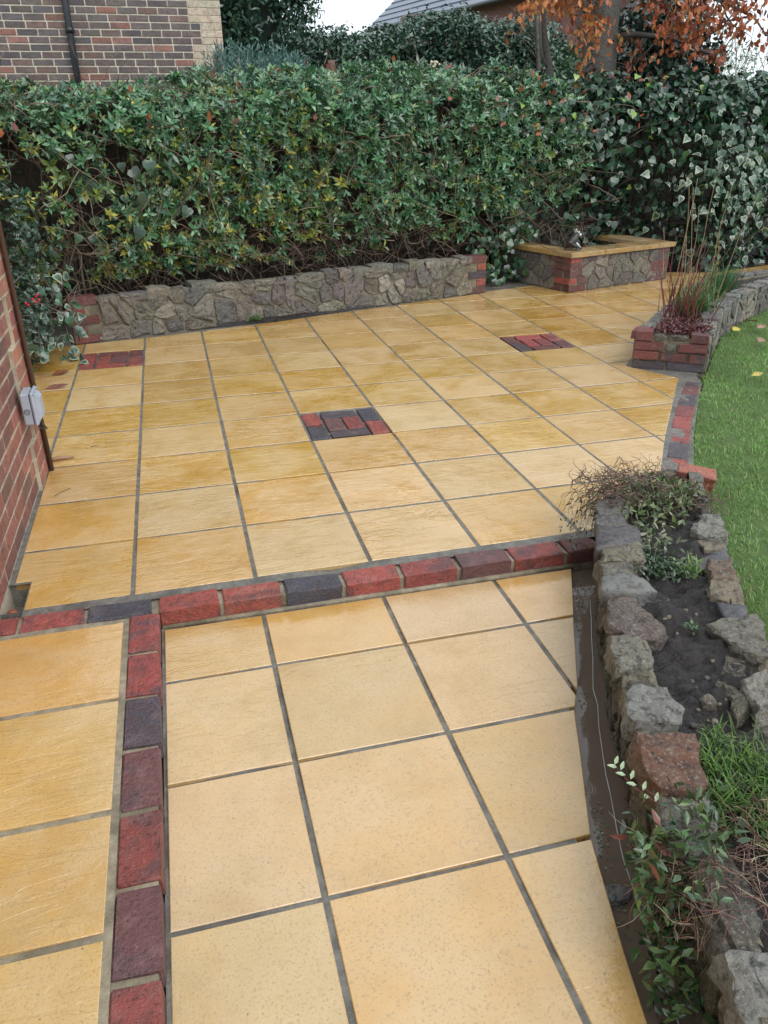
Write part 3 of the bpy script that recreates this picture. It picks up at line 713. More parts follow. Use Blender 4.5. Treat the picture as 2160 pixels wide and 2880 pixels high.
# stone back of the pool with a carved spout mask
back = thing('spout_wall', PP(.6, PD+.1)+(0,), 'mossy stone back wall with carved mask spout half hidden by ivy behind the pool', 'wall')
wall_core('mortar', [PP(.0, PD), PP(1.25, PD)], -.05, .72, .25, MORT_WALL, back)
for k, (a, b, h) in enumerate(((0.02, .45, .66), (.46, 1.02, .74))): rubble_face(back, PP(a, PD), PP(b, PD), .28, h, .2, 51+k, (.01, .03), STONE, [(.10, .10, .085), (.13, .12, .10), (.085, .085, .07)])
for c in range(6): q = PP(1.13, PD+.02); brick(back, q[0], q[1], .34+c*.07, au, jc(DKRED, .2), .18, .11, .062, ms=BM_OLD)
wall_core('plaque', [PP(.36, PD+.04), PP(.86, PD+.04)], .7, 1.12, .14, MORT_WALL, back)
for k, (a, b) in enumerate(((.37, .60), (.61, .85))): rubble_face(back, PP(a, PD+.03), PP(b, PD+.03), .72, 1.1, .17, 61+k, (.01, .02), STONE, [(.16, .14, .09), (.20, .17, .11)])
mk = Bag()
def ball(c, r, n=8, sc=(1, 1, 1)):
    V = [(c[0], c[1], c[2]+r*sc[2])]; F = []
    for i in range(1, n//2):
        t = math.pi*i/(n//2)
        for k in range(n): V.append((c[0]+r*sc[0]*math.sin(t)*math.cos(2*math.pi*k/n), c[1]+r*sc[1]*math.sin(t)*math.sin(2*math.pi*k/n), c[2]+r*sc[2]*math.cos(t)))
    V.append((c[0], c[1], c[2]-r*sc[2])); e = len(V)-1
    for k in range(n): F += [(0, 1+k, 1+(k+1) % n), (e, e-1-k, e-1-(k+1) % n)]
    for i in range(n//2-2):
        for k in range(n):
            a, b = 1+i*n+k, 1+i*n+(k+1) % n; F += [(a, a+n, b), (b, a+n, b+n)]
    return V, F
mc = Vector(PP(.50, PD-.02)+(.86,))
for dx, dz, r in ((0, 0, .085), (0, -.05, .06), (-.045, .03, .025), (.045, .03, .025), (0, -.01, .03), (-.07, .06, .04), (.07, .06, .04), (-.09, -.02, .04), (.09, -.02, .04), (-.06, -.09, .035), (.06, -.09, .035), (0, .09, .04)):
    mk.add(*ball(mc+Vector((PU.x*dx, PU.y*dx, dz))-Vector((PV.x, PV.y, 0))*(.03 if r < .032 else 0), r, 10, (1, .8, 1)))
mk.build('carved_mask', STONE, back).color = (.20, .17, .11, 1)
# ---- frog figure with a small crown on the coping
FP = Vector(PP(.13, .14)+(.386,))
frog = thing('frog_figure', FP, 'dark seated frog figure with silver crown on the pool coping', 'figurine')
def rotp(dx, dy, dz): return FP+Vector((PU.x*dx-PV.x*0+PV.x*dy, PU.y*dx+PV.y*dy, dz))
def skin_obj(name, nodes, edges, mat, parent, sub=2):
    me = bpy.data.meshes.new(name); me.from_pydata([tuple(n[0]) for n in nodes], edges, [])
    o = bpy.data.objects.new(name, me); link(o, parent)
    sk = o.modifiers.new('skin', 'SKIN'); ss = o.modifiers.new('sub', 'SUBSURF'); ss.levels = ss.render_levels = sub
    lay = me.skin_vertices[0].data if me.skin_vertices else None
    if lay is None:
        me.skin_vertices.new() if hasattr(me.skin_vertices, 'new') else None
    dg = bpy.context.evaluated_depsgraph_get()
    for i, n in enumerate(nodes):
        v = me.skin_vertices[0].data[i]; v.radius = (n[1], n[1]); v.use_root = (i == 0)
    dg.update(); ev = o.evaluated_get(dg); m2 = bpy.data.meshes.new_from_object(ev)
    o.modifiers.clear(); o.data = m2; m2.materials.clear(); m2.materials.append(mat)
    m2.polygons.foreach_set('use_smooth', [True]*len(m2.polygons)); return o
fn = [(rotp(-.05, 0, .04), .042), (rotp(-.01, 0, .085), .044), (rotp(.035, 0, .135), .034), (rotp(.062, 0, .150), .026), (rotp(.080, 0, .152), .014),
      (rotp(-.02, .055, .045), .024), (rotp(.025, .075, .022), .014), (rotp(-.03, .078, .008), .010), (rotp(-.02, -.055, .045), .024), (rotp(.025, -.075, .022), .014), (rotp(-.03, -.078, .008), .010),
      (rotp(.045, .038, .080), .013), (rotp(.055, .044, .03), .010), (rotp(.075, .05, .006), .010), (rotp(.045, -.038, .080), .013), (rotp(.055, -.044, .03), .010), (rotp(.075, -.05, .006), .010)]
fe = [(0, 1), (1, 2), (2, 3), (3, 4), (0, 5), (5, 6), (6, 7), (0, 8), (8, 9), (9, 10), (1, 11), (11, 12), (12, 13), (1, 14), (14, 15), (15, 16)]
def simple_body(name, nodes, edges, mat, parent):
    """one skinned surface over the joints"""
    try: return skin_obj(name, nodes, edges, mat, parent)
    except Exception as ex:
        print('skin fallback', ex); b = Bag()
        for i, j in edges: b.add(*tube_vf([nodes[i][0], nodes[j][0]], [nodes[i][1], nodes[j][1]], 8))
        for p, r in nodes: b.add(*ball(p, r, 8))
        return b.build(name, mat, parent)
fb_ = simple_body('body', fn, fe, METAL, frog)
for sgn in (1, -1): V, F = ball(rotp(.045, .024*sgn, .165), .013, 8); mesh_obj('eye', V, F, SILVER, fb_, True)
V, F = tube_vf([rotp(.056, -.027, .135), rotp(.088, -.012, .146), rotp(.088, .012, .146), rotp(.056, .027, .135)], [.012]*4, 8); mesh_obj('muzzle', V, F, SILVER, fb_, True)
for sgn in (1, -1):
    V, F = tube_vf([rotp(-.01, .058*sgn, .075), rotp(.03, .08*sgn, .03)], [.011, .008], 6); mesh_obj('silver_patch', V, F, SILVER, fb_, True)
V = []; F = []
for k in range(10):
    t = 2*math.pi*k/10; V += [tuple(rotp(.03+.018*math.cos(t), .018*math.sin(t), .168)), tuple(rotp(.03+.022*math.cos(t), .022*math.sin(t), .205 if k % 2 else .182))]
for k in range(10): F.append((2*k, 2*((k+1) % 10), 2*((k+1) % 10)+1, 2*k+1))
mesh_obj('crown', V, F, SILVER, frog)

# ---- curved planter on the right
planter = thing('curved_planter', (4.6, 2.7, 0), 'curved raised planter of rubble stone with dark brick front end on the lawn edge', 'planter')
PLL = [(3.79, 2.15), (3.93, 2.30), (4.63, 3.02), (5.08, 3.47), (5.62, 3.80), (6.30, 4.0), (7.4, 4.25)]
PLR = [(4.19, 1.885), (4.52, 2.28), (4.84, 2.66), (5.31, 3.08), (5.66, 3.30), (6.02, 3.52), (6.6, 3.78), (7.4, 4.02)]
wall_core('left_core', [V2(PLL[0], PLL[1], .6)]+PLL[1:], -.05, .225, .13, MORT_WALL, planter, -1)
wall_core('right_core', PLR, -.05, .225, .13, MORT_WALL, planter, 1)
wall_core('front_core', [PLL[0], PLR[0]], -.05, .225, .12, MORT_WALL, planter)
for k in range(len(PLR)-1): rubble_face(planter, PLR[k], PLR[k+1], -.02, .225, .12, 71+k, (.008, .026), STONE)
for k in range(len(PLL)-1): rubble_face(planter, PLL[k+1], PLL[k], -.02, .225, .12, 81+k, (.008, .022), STONE)
fd = Vector((PLR[0][0]-PLL[0][0], PLR[0][1]-PLL[0][1])); FL = fd.length; fd.normalize(); fan = math.atan2(fd.y, fd.x)
def FPt(s, o=0.0): return (PLL[0][0]+fd.x*s-fd.y*o, PLL[0][1]+fd.y*s+fd.x*o)
for c in range(4):
    z = -.005+.03+c*.068
    runs = [[(0.0, .22), (.23, FL)], [(0, .17), (.18, .36), (.37, FL)], [(0, .20), (.29, FL)], [(0, .12), (.36, FL)]][c]
    for a, b in runs:
        q = FPt((a+b)/2, .04-.004*c); brick(planter, q[0], q[1], z, fan, jc(random.choice([BLUE2, DKRED, BLUE, DKRED]) if c < 3 else DKRED, .2), b-a-.008, .10, .060, ms=BM_OLD)
rubble_face(planter, FPt(.205), FPt(.285), .13, .195, .06, 95, (.006, .012), STONE, [(.2, .2, .17)])
rubble_face(planter, FPt(.125), FPt(.355), .2, .245, .08, 96, (.004, .008), STONE, [(.12, .11, .09)])
rr = random.Random(77)
for P_, sgn in ((PLL, -1), (PLR, 1)):
    for k in range(len(P_)-1):
        a, b = Vector(P_[k]), Vector(P_[k+1]); d = (b-a); Ls = d.length; d.normalize(); nn = Vector((d.y, -d.x))*sgn; s = .02 if k else .14
        while s < Ls-.05:
            L = min(rr.uniform(.12, .24), Ls-s); q = [a+d*s+nn*.012, a+d*(s+L-.012)+nn*.010, a+d*(s+L-.012)-nn*rr.uniform(.09, .13), a+d*s-nn*rr.uniform(.09, .13)]
            rock(planter, [tuple(v) for v in q], .19, .245+rr.uniform(-.012, .014), STONE, jc(rr.choice([(.20, .20, .19), (.15, .15, .15), (.24, .22, .19), (.12, .10, .11)]), .15), 400+k*20+int(s*50), 12, .012); s += L
brick(planter, 3.865, 2.18, .228, math.radians(45), jc(RED2, .1), .15, .12, .06, ms=BM_OLD)
mesh_obj('soil', [p+(.215,) for p in PLL]+[p+(.215,) for p in PLR[::-1]], [tuple(range(len(PLL)+len(PLR)))][:1], SOIL, planter)

# ---- long raised bed in the foreground
bed = thing('stone_bed', (2.1, -.8, -.1), 'long narrow raised bed of rough stones and dark wet soil beside the trench', 'planter')
LT = [(2.86, .29), (2.60, .11), (2.33, -.09), (2.24, -.23), (2.10, -.50), (2.0, -.72), (1.90, -.95), (1.82, -1.15), (1.74, -1.35), (1.69, -1.54), (1.645, -1.70), (1.585, -1.92), (1.47, -2.35), (1.25, -3.4)]
RT = [(2.95, .15), (2.84, -.05), (2.70, -.29), (2.61, -.47), (2.54, -.60), (2.46, -.75), (2.38, -.92), (2.30, -1.10), (2.19, -1.26), (2.13, -1.38), (2.05, -1.6), (1.97, -1.85), (1.85, -2.35), (1.65, -3.4)]
wall_core('left_core', LT[2:], -.16, .140, .11, MORT_WALL, bed, 1, .046); wall_core('end_core', LT[:3], -.1, .05, .11, MORT_WALL, bed, 1, .03)
wall_core('right_core', RT[1:], -.1, .11, .10, MORT_WALL, bed, -1, .03)
FACEC = [(.20, .155, .095), (.16, .125, .08), (.22, .18, .12), (.13, .11, .085), (.24, .20, .14)]
LF = [(a+.022, b-.010) for a, b in LT]
for k in range(len(LT)-2):
    rubble_face(bed, LF[k], LF[k+1], -.15 if k > 1 else -.02, .205 if k > 1 else .12, .14, 110+k, (.006, .034), STONE_TOP, FACEC, aspect=.85, rough=.010)
for k in range(len(RT)-2): rubble_face(bed, RT[k+1], RT[k], -.03, .15, .12, 140+k, (.008, .025), STONE_TOP)
TOPS = [
 ('g', [(2.36, -.06), (2.45, -.04), (2.46, -.12), (2.31, -.15)], (.22, .22, .21), .20), ('g', [(2.60, .14), (2.72, .20), (2.80, .12), (2.66, .04)], (.2, .2, .2), .13), ('g', [(2.78, .27), (2.90, .34), (2.97, .27), (2.86, .20)], (.14, .15, .17), .085),
 ('g', [(2.282, -.155), (2.371, -.147), (2.349, -.239), (2.242, -.23)], (.21, .21, .20), .22), ('g', [(2.24, -.234), (2.32, -.262), (2.287, -.363), (2.188, -.335)], (.20, .20, .195), .22),
 ('s', [(2.179, -.352), (2.294, -.385), (2.257, -.486), (2.157, -.476), (2.106, -.479)], (.085, .075, .095), .235), ('g', [(2.113, -.498), (2.197, -.487), (2.243, -.518), (2.206, -.576), (2.093, -.544)], (.33, .29, .21), .225),
 ('g', [(2.083, -.526), (2.189, -.581), (2.105, -.677), (2.042, -.66)], (.29, .27, .22), .205), ('s', [(2.006, -.695), (2.083, -.687), (2.126, -.729), (2.128, -.782), (2.071, -.78), (1.985, -.742)], (.19, .19, .19), .235),
 ('p', [(1.975, -.797), (2.035, -.807), (2.031, -.865), (2.057, -.961), (1.994, -1.02), (1.941, -.973), (1.914, -.915)], (.22, .16, .145), .225), ('g', [(1.882, -.978), (1.966, -1.001), (1.952, -1.054), (1.912, -1.103), (1.832, -1.102)], (.36, .33, .26), .22),
 ('g', [(1.845, -1.116), (1.925, -1.127), (1.885, -1.246), (1.809, -1.229), (1.815, -1.168)], (.33, .29, .20), .20), ('l', [(1.788, -1.237), (1.811, -1.225), (1.877, -1.248), (1.871, -1.324), (1.847, -1.356), (1.79, -1.336), (1.753, -1.335), (1.747, -1.307)], (.40, .39, .37), .24),
 ('g', [(1.751, -1.338), (1.845, -1.364), (1.83, -1.406), (1.728, -1.382)], (.33, .31, .25), .205), ('r', [(1.728, -1.382), (1.852, -1.42), (1.781, -1.551), (1.746, -1.569), (1.688, -1.539), (1.701, -1.437)], (.30, .125, .075), .24),
 ('l', [(1.693, -1.541), (1.776, -1.584), (1.711, -1.693), (1.664, -1.704), (1.651, -1.683), (1.672, -1.605)], (.40, .38, .34), .22), ('l', [(1.650, -1.715), (1.74, -1.72), (1.70, -1.87), (1.605, -1.90)], (.24, .22, .19), .20),
 ('l', [(1.588, -1.923), (1.67, -1.94), (1.64, -2.10), (1.53, -2.12)], (.42, .41, .38), .22), ('l', [(1.53, -2.13), (1.64, -2.12), (1.58, -2.4), (1.46, -2.38)], (.3, .28, .24), .2),
 ('g', [(2.669, -.278), (2.727, -.291), (2.688, -.354), (2.652, -.326)], (.30, .29, .26), .17), ('l', [(2.547, -.397), (2.643, -.323), (2.68, -.365), (2.621, -.476), (2.557, -.477)], (.42, .40, .35), .20), ('g', [(2.521, -.486), (2.601, -.49), (2.567, -.545), (2.511, -.529)], (.36, .29, .20), .185),
 ('s', [(2.391, -.609), (2.562, -.552), (2.534, -.624), (2.433, -.629)], (.085, .085, .105), .18), ('p', [(2.462, -.63), (2.517, -.638), (2.467, -.744), (2.406, -.72)], (.30, .20, .14), .20), ('g', [(2.39, -.745), (2.459, -.765), (2.397, -.882), (2.342, -.823)], (.38, .30, .20), .195),
 ('s', [(2.327, -.869), (2.396, -.896), (2.359, -.94), (2.309, -.94)], (.06, .065, .085), .19), ('g', [(2.243, -.964), (2.313, -.945), (2.383, -.956), (2.314, -1.103), (2.285, -1.135), (2.237, -1.104)], (.30, .27, .22), .20),
 ('g', [(2.203, -1.095), (2.23, -1.115), (2.167, -1.198), (2.11, -1.193)], (.16, .14, .115), .165), ('g', [(2.112, -1.214), (2.141, -1.242), (2.096, -1.302), (2.068, -1.317)], (.20, .18, .13), .175), ('l', [(2.156, -1.231), (2.219, -1.228), (2.163, -1.344), (2.112, -1.339)], (.46, .42, .36), .205),
 ('g', [(2.275, -1.14), (2.315, -1.11), (2.26, -1.21), (2.23, -1.20)], (.30, .24, .16), .185), ('g', [(2.10, -1.37), (2.16, -1.36), (2.07, -1.55), (2.01, -1.54)], (.2, .18, .15), .16), ('g', [(2.0, -1.57), (2.07, -1.57), (2.0, -1.8), (1.93, -1.78)], (.2, .18, .15), .16)]
for k, (t, poly, c, z) in enumerate(TOPS):
    rr = random.Random(k)
    rock(bed, poly, z-.085, z-.012, {'s': SLATE, 'g': STONE_TOP, 'p': STONE_TOP, 'l': STONE_TOP, 'r': STONE_TOP}[t], tuple(q*.84 for q in c), 500+k, 30, .016 if t != 's' else .008, .003, (rr.uniform(-.08, .08), rr.uniform(-.08, .08)), .012, t == 's')
soil_poly = [(a[0]+.045, a[1]-.015) for a in LT]+[(b[0]-.035, b[1]) for b in RT[::-1]]
def soil_z(x, y): return .150-.10*max(0, min(1, (y+.05)/.25))+.03*mnoise.noise((x*7, y*7, 0))+.022*mnoise.noise((x*22, y*22, 3))+.014*mnoise.noise((x*55, y*55, 5))+.006*mnoise.noise((x*130, y*130, 5))-.02*math.exp(-((x-2.0)**2+(y+1.2)**2)/.03)
so = sheet('soil', soil_poly, .1, SOIL, 0, .012, soil_z); so.parent = bed; so.matrix_parent_inverse = PINV[bed.name]
# pebbles and clods on the soil
rr = random.Random(5)
for k in range(38):
    y = rr.uniform(-1.45, -.35); t = rr.random(); xl = np.interp(y, [a[1] for a in LT[::-1]], [a[0] for a in LT[::-1]])+.12; xr = np.interp(y, [a[1] for a in RT[::-1]], [a[0] for a in RT[::-1]])-.11
    x = xl+(xr-xl)*t; r = rr.uniform(.003, .010); n = 9
    poly = [(x+r*math.cos(2*math.pi*i/n+.3)*rr.uniform(.7, 1.2), y+r*math.sin(2*math.pi*i/n+.3)*rr.uniform(.7, 1.2)) for i in range(n)]; z = soil_z(x, y)
    o = rock(bed, poly, z-.005, z+r*rr.uniform(.1, .45), STONE_TOP, jc(rr.choice([(.35, .27, .18), (.22, .2, .18), (.4, .33, .25)]), .2), 700+k, 9, .003, .002, smooth=True); o.name = 'pebble'
rr = random.Random(8); x, y = 2.03, -1.245; z = soil_z(x, y)
o = rock(bed, [(x+.022*math.cos(a*.9)*rr.uniform(.8, 1.2), y+.02*math.sin(a*.9)*rr.uniform(.8, 1.2)) for a in range(7)], z-.01, z+.03, STONE_TOP, (.20, .17, .14), 777, 12, .008, .008); o.name = 'pebble'
# stone lying in the trench
st = thing('trench_stone', (1.60, -1.56, WZ-.02), 'small grey stone lying in the muddy trench water', 'stone')
rock(st, [(1.60+.038*math.cos(a*.785)*(1.25 if a % 4 == 0 else 1), -1.56+.026*math.sin(a*.785)) for a in range(8)], WZ-.03, WZ+.016, STONE_TOP, (.3, .3, .31), 801, 14, .006, .006)
st.children[0].name = 'stone_body'

# ---- loose broken brick at the far end of the bed
lb = bpy.data.objects.new('loose_brick', None)
bm = bmesh.new(); v, f = box_vf(-.085, .085, -.05, .05, -.035, .035); vs = [bm.verts.new(p) for p in v]
for q in f: bm.faces.new([vs[i] for i in q])
bmesh.ops.bevel(bm, geom=list(bm.edges), offset=.004, segments=1, affect='EDGES')
bmesh.ops.subdivide_edges(bm, edges=list(bm.edges), cuts=2, use_grid_fill=True)
for w in bm.verts:
    k = 1.0 if w.co.x > .06 else .12
    w.co += mnoise.noise_vector(w.co*40)*.010*k
me = bpy.data.meshes.new('loose_brick'); bm.to_mesh(me); bm.free(); me.materials.append(BRICK)
lb = link(bpy.data.objects.new('loose_brick', me)); lb.location = (2.985, .215, .082); lb.rotation_euler = (R(4), R(6), R(-36)); lb.color = ORANGE+(1,)
tag(lb, 'loose broken red brick lying at the end of the edging on the lawn', 'brick')

# ================================================================== HOUSES
# ---- own house: brick wall with projecting quoin at the left edge
MORT_HOME = m_mortar('house_wall_mortar', (.40, .34, .25), (.54, .47, .36), .8)
home = thing('brick_house', (-.02, 0, 0), 'red brick house wall with projecting corner bricks at left edge', 'house')
mesh_obj('wall', *box_vf(-3.0, -.005, -3.4, 1.44, -.2, 3.2), MORT_HOME, home)
for g in range(14):
    mesh_obj('quoin_mortar', *box_vf(-.02, .0125, 1.455-(.335 if g % 2 == 0 else .225)+.004, 1.447, g*.225-.002 if g else -.1, g*.225+.223), MORT_HOME, home)
HC = [(.36, .135, .105), (.30, .11, .09), (.20, .095, .085), (.40, .15, .115), (.25, .095, .08)]
rr = random.Random(3)
for c in range(18):
    z = .0375+c*.075; quoin_long = (c//3) % 2 == 0; ql = .335 if quoin_long else .225
    y = 1.455
    # projecting quoin
    first = (c % 2 == 0); lens = ([.215, .1025] if quoin_long else [.215]) if first else ([.1025, .215] if quoin_long else [.1025, .1025])
    for L in lens:
        brick(home, -.052+.018, y-L/2, z, math.pi/2, jc(rr.choice([(.42, .16, .115), (.38, .13, .10), (.46, .19, .135)]), .12), L, .10, .062, ms=BM_H); y -= L+.012
    off = .11 if c % 2 else 0
    y2 = y
    L = .215-off
    while y2 > -.35:
        brick(home, -.052, y2-L/2, z, math.pi/2, jc(rr.choice(HC), .15), L, .10, .062, ms=BM_H); y2 -= L+.012; L = .215
# brown conduit up the corner, socket box, cable loop
tube('conduit_pipe', [(.030, 1.345, -.005), (.030, 1.345, 1.6), (.030, 1.345, 3.0)], .013, BROWN_PL, home, 10)
BX = .0165; BY = 1.03; BZ = .352
sb = thing('socket_box', (BX, BY+.06, BZ), 'grey weatherproof socket box fixed to the brick corner', 'socket')
bb_ = box('box_base', BX, BX+.040, BY, BY+.118, BZ, BZ+.148, PLASTIC, sb, .006)
ld = box('lid', BX+.043, BX+.060, BY-.005, BY+.123, BZ-.005, BZ+.153, PLASTIC, sb, .007)
x0 = BX+.0602; x1 = BX+.082
V = [(x0, BY+.010, BZ+.010), (x0, BY+.108, BZ+.010), (x0, BY+.108, BZ+.138), (x0, BY+.010, BZ+.138), (x1, BY+.028, BZ+.032), (x1, BY+.090, BZ+.032), (x1, BY+.090, BZ+.118), (x1, BY+.028, BZ+.118)]
mesh_obj('raised_cover', V, [(0, 1, 5, 4), (1, 2, 6, 5), (2, 3, 7, 6), (3, 0, 4, 7), (4, 5, 6, 7)], PLASTIC, ld)
for yy in (BY+.004, BY+.113):
    V, F = ball((x0+.002, yy, BZ+.143), .005, 8); mesh_obj('screw', V, F, PLASTIC, ld, True)
V, F = tube_vf([(BX+.021+.012*math.cos(t), BY-.0015, BZ+.065+.012*math.sin(t)) for t in np.linspace(0, 2*math.pi, 13)], [.0014]*13, 4); mesh_obj('round_mark', V, F, BLACK_PL, bb_)
for dx in (-.004, .004): V, F = tube_vf([(BX+.021+dx, BY-.0015, BZ+.061), (BX+.021+dx, BY-.0015, BZ+.070)], [.0012]*2, 4); mesh_obj('mark_stroke', V, F, BLACK_PL, bb_)
box('seal', BX+.0395, BX+.0435, BY+.004, BY+.114, BZ+.004, BZ+.144, BLACK_PL, sb, 0)
cl = [(BX+.045, BY+.05, BZ-.002), (BX+.052, BY+.05, BZ-.03), (BX+.070, BY+.045, BZ-.045), (BX+.082, BY+.04, BZ-.035), (BX+.074, BY+.038, BZ-.015), (BX+.055, BY+.038, BZ-.002)]
tube('cable_loop', cl, .0033, BLACK_PL, sb, 6)
# ---- neighbour's house behind the hedge
NY = 8.5
nh = thing('neighbour_house', (0, NY, 0), 'dark multicoloured brick house with cream corner bricks behind the hedge', 'house')
mesh_obj('wall', *box_vf(-5.0, 1.666, NY+.008, NY+6, -.3, 5.2), HWALL, nh)
mesh_obj('mortar', [(-2.2, NY+.004, 1.2), (1.667, NY+.004, 1.2), (1.667, NY+.004, 3.3), (-2.2, NY+.004, 3.3)], [(0, 1, 2, 3)], m_mortar('pale_house_mortar', (.62, .55, .44), (.74, .67, .55), .8), nh)
rr = random.Random(12); NC = [(.14, .11, .112), (.165, .12, .115), (.115, .10, .112), (.21, .13, .112), (.15, .112, .105), (.145, .112, .112), (.32, .15, .115)]
zq = 2.10
for c in range(20):
    z = 1.50+.075*c+.0375; g = int(math.floor((z-2.196)/.225)); ql = {0: .375, 1: .315, 2: .415}.get(g % 3, .36) if z > 2.19 else 0
    ql = ([.36, .245, .375][g % 3]) if z > 2.196 else 0.0
    x = 1.668
    if ql:
        ls = [.245, ql-.245-.01] if c % 2 else [.13, ql-.13-.01]
        for L in ls:
            if L < .05: continue
            brick(nh, x-L/2, NY+.046, z, 0, jc((.62, .50, .38), .08), L, .10, .068, ms=BM_C); x -= L+.007
        x -= .004
    else: x -= .0
    L = .215 if c % 2 else .105
    while x > -1.25:
        brick(nh, x-L/2, NY+.046, z, 0, jc(rr.choice(NC), .2), L, .10, .0605, ms=BM_H); x -= L+.014; L = .215
dp = tube('drainpipe', [(-.06, NY-.06, -.1), (-.06, NY-.06, 2.5), (-.06, NY-.06, 5.0)], .037, BLACK_PL, nh, 12)
tube('pipe_collar', [(-.06, NY-.06, 2.50), (-.06, NY-.06, 2.56)], .046, BLACK_PL, dp, 12)
box('pipe_bracket', -.11, -.01, NY-.03, NY, 2.515, 2.545, BLACK_PL, dp, .002)
# ---- far house with slate roof
fh = thing('slate_roof_house', (9.5, 22, 0), 'far house with blue grey slate roof above the clipped hedge', 'house')
ed = Vector((.182, -.983, 0)); E0 = Vector((7.93, 27.1, 4.2)); ue = Vector((.983, .182, 0)); sl = (ue*.77+Vector((0, 0, .64)))
EL_ = 14.2
mesh_obj('wall', [tuple(E0+ue*.35+Vector((0, 0, -4.5))), tuple(E0+ue*.35+ed*EL_+Vector((0, 0, -4.5))), tuple(E0+ue*.35+ed*EL_), tuple(E0+ue*.35)], [(0, 1, 2, 3)], BRICK_CLEAN, fh).color = (.26, .09, .075, 1)
for c in range(13):
    a0 = E0+sl*(c*.30); nrm = ed.cross(sl).normalized(); nrm = nrm if nrm.z > 0 else -nrm
    V = []; 
    for (s_, t_, h_) in ((0, 0, .035), (EL_, 0, .035), (EL_, .34, .004), (0, .34, .004), (0, 0, 0), (EL_, 0, 0)): V.append(tuple(a0+ed*s_+sl*t_+nrm*h_))
    mesh_obj('slate_course', V, [(0, 1, 2, 3), (4, 5, 1, 0)], ROOF, fh)
tube('gutter', [tuple(E0-ue*.05+Vector((0, 0, -.03))), tuple(E0-ue*.05+ed*EL_+Vector((0, 0, -.03)))], .06, BLACK_PL, fh)
bw = mesh_obj('gable_wall', *box_vf(10.3, 13.2, 21.2, 24, 0, 5.6), BRICK_CLEAN, fh); bw.color = (.30, .11, .09, 1)
box('window', 10.32, 10.9, 21.16, 21.19, 4.42, 5.2, WHITE, fh, .01)
# low scalloped clay coping seen over the clipped hedge
cw = thing('scalloped_wall', (7, 15.5, 0), 'far clay wall with scalloped top just over the clipped hedge', 'wall')
mesh_obj('wall_body', *box_vf(5.9, 7.0, 15.5, 15.7, -.3, 3.42), BRICK_CLEAN, cw).color = (.2, .11, .09, 1)
for k in range(9):
    V, F = tube_vf([(6.0+k*.125, 15.42, 3.42), (6.0+k*.125, 15.78, 3.42)], [.058, .058], 10); o = mesh_obj('ridge_tile', V, F, BRICK_CLEAN, cw); o.color = (.23, .11, .08, 1)
# TV aerial on a far roof
an = thing('tv_aerial', (5.5, 24, 0), 'thin television aerial against the pale sky', 'aerial')
tube('mast', [(5.63, 24, 0), (5.63, 24, 4.5)], .018, BLACK_PL, an, 6)
tube('boom', [(5.50, 24, 4.42), (5.95, 24, 4.40)], .012, BLACK_PL, an, 6)
for k in range(6): tube('element', [(5.54+k*.075, 23.85, 4.28), (5.54+k*.075, 24.15, 4.56)], .007, BLACK_PL, an, 4)
#PART4
# ================================================================== HEDGE AND FENCE
NOUT = np.array([wn_.x, wn_.y, 0.0]); ALONG = np.array([wd.x, wd.y, 0.0])
def hp(s, out, z):
    """points of the hedge: s along the low wall, out towards the patio, z up (arrays)"""
    s = np.asarray(s, float)[..., None]; out = np.asarray(out, float)[..., None]
    p = np.array([WA[0], WA[1], 0.0])+ALONG*s+NOUT*out
    p = p.copy(); p[..., 2] = z; return p
fence = thing('wooden_fence', W(3, -.85)+(0,), 'dark weathered board fence almost hidden behind the hedge', 'fence')
k = 0; s = -2.0
while s < 9.5:
    o = box('board', -.058, .058, -.009, .009, 0, 1.75, WOOD, None, .003) if k == 0 else bpy.data.objects.new('board', o0.data)
    if k == 0: o0 = o; o.parent = fence
    else: link(o, fence)
    o.matrix_parent_inverse = PINV[fence.name]
    p = W(s, -.86-(.012 if k % 2 else 0)); o.location = (p[0], p[1], .87+random.uniform(-.02, .02)); o.rotation_euler = (0, 0, WANG)
    s += .112; k += 1
for z in (.35, 1.45):
    a, b = W(-2, -.83), W(9.5, -.83); tube('rail', [a+(z,), b+(z,)], .03, WOOD, fence, 4, False)
for s in (.35, 2.2, 4.05, 5.9, 7.75):
    a = W(s, -.80); tube('post', [a+(0,), a+(1.8,)], .05, WOOD, fence, 4, False)

CS_T = np.array([0, .18, .36, .54, .68, .78, .88, 1.0])
CS_OUT = np.array([-.34, -.22, -.14, -.10, -.17, -.34, -.60, -.85]); CS_Z = np.array([.40, .75, 1.10, 1.48, 1.72, 1.86, 1.93, 1.97])
CS_NO = np.array([.95, .96, .97, .95, .75, .45, .2, .1]); CS_NZ = np.array([-.05, .1, .15, .35, .65, .9, 1, 1])
def top_gain(s): return np.interp(s, [-1.5, .2, 1.2, 2.2, 3.2, 5.0, 8], [.0, -.10, -.06, .03, .07, .03, .05])
def hedge_pts(n, rng, s0, s1, t0=0.0, t1=1.0, depth=.14):
    s = rng.uniform(s0, s1, n); t = rng.uniform(t0, t1, n)
    lump = np.array([mnoise.noise((a*1.6, b*3.5, 2.0))*.10+mnoise.noise((a*4.5, b*8, 7.0))*.05 for a, b in zip(s, t)])
    d = -np.abs(rng.normal(0, depth, n))+lump
    out = np.interp(t, CS_T, CS_OUT)+d*np.interp(t, CS_T, CS_NO); z = np.interp(t, CS_T, CS_Z)+d*np.interp(t, CS_T, CS_NZ)+top_gain(s)*np.clip(t, 0, 1)
    N = unit(NOUT*np.interp(t, CS_T, CS_NO)[:, None]+np.array([0, 0, 1.0])*np.interp(t, CS_T, CS_NZ)[:, None])
    return s, t, hp(s, out, z), N, d
hedge = thing('hedge', W(2.2, -.4)+(0,), 'dense green climbing hedge with yellow leaves and brown twigs above the stone wall', 'hedge')
rng = np.random.default_rng(21)
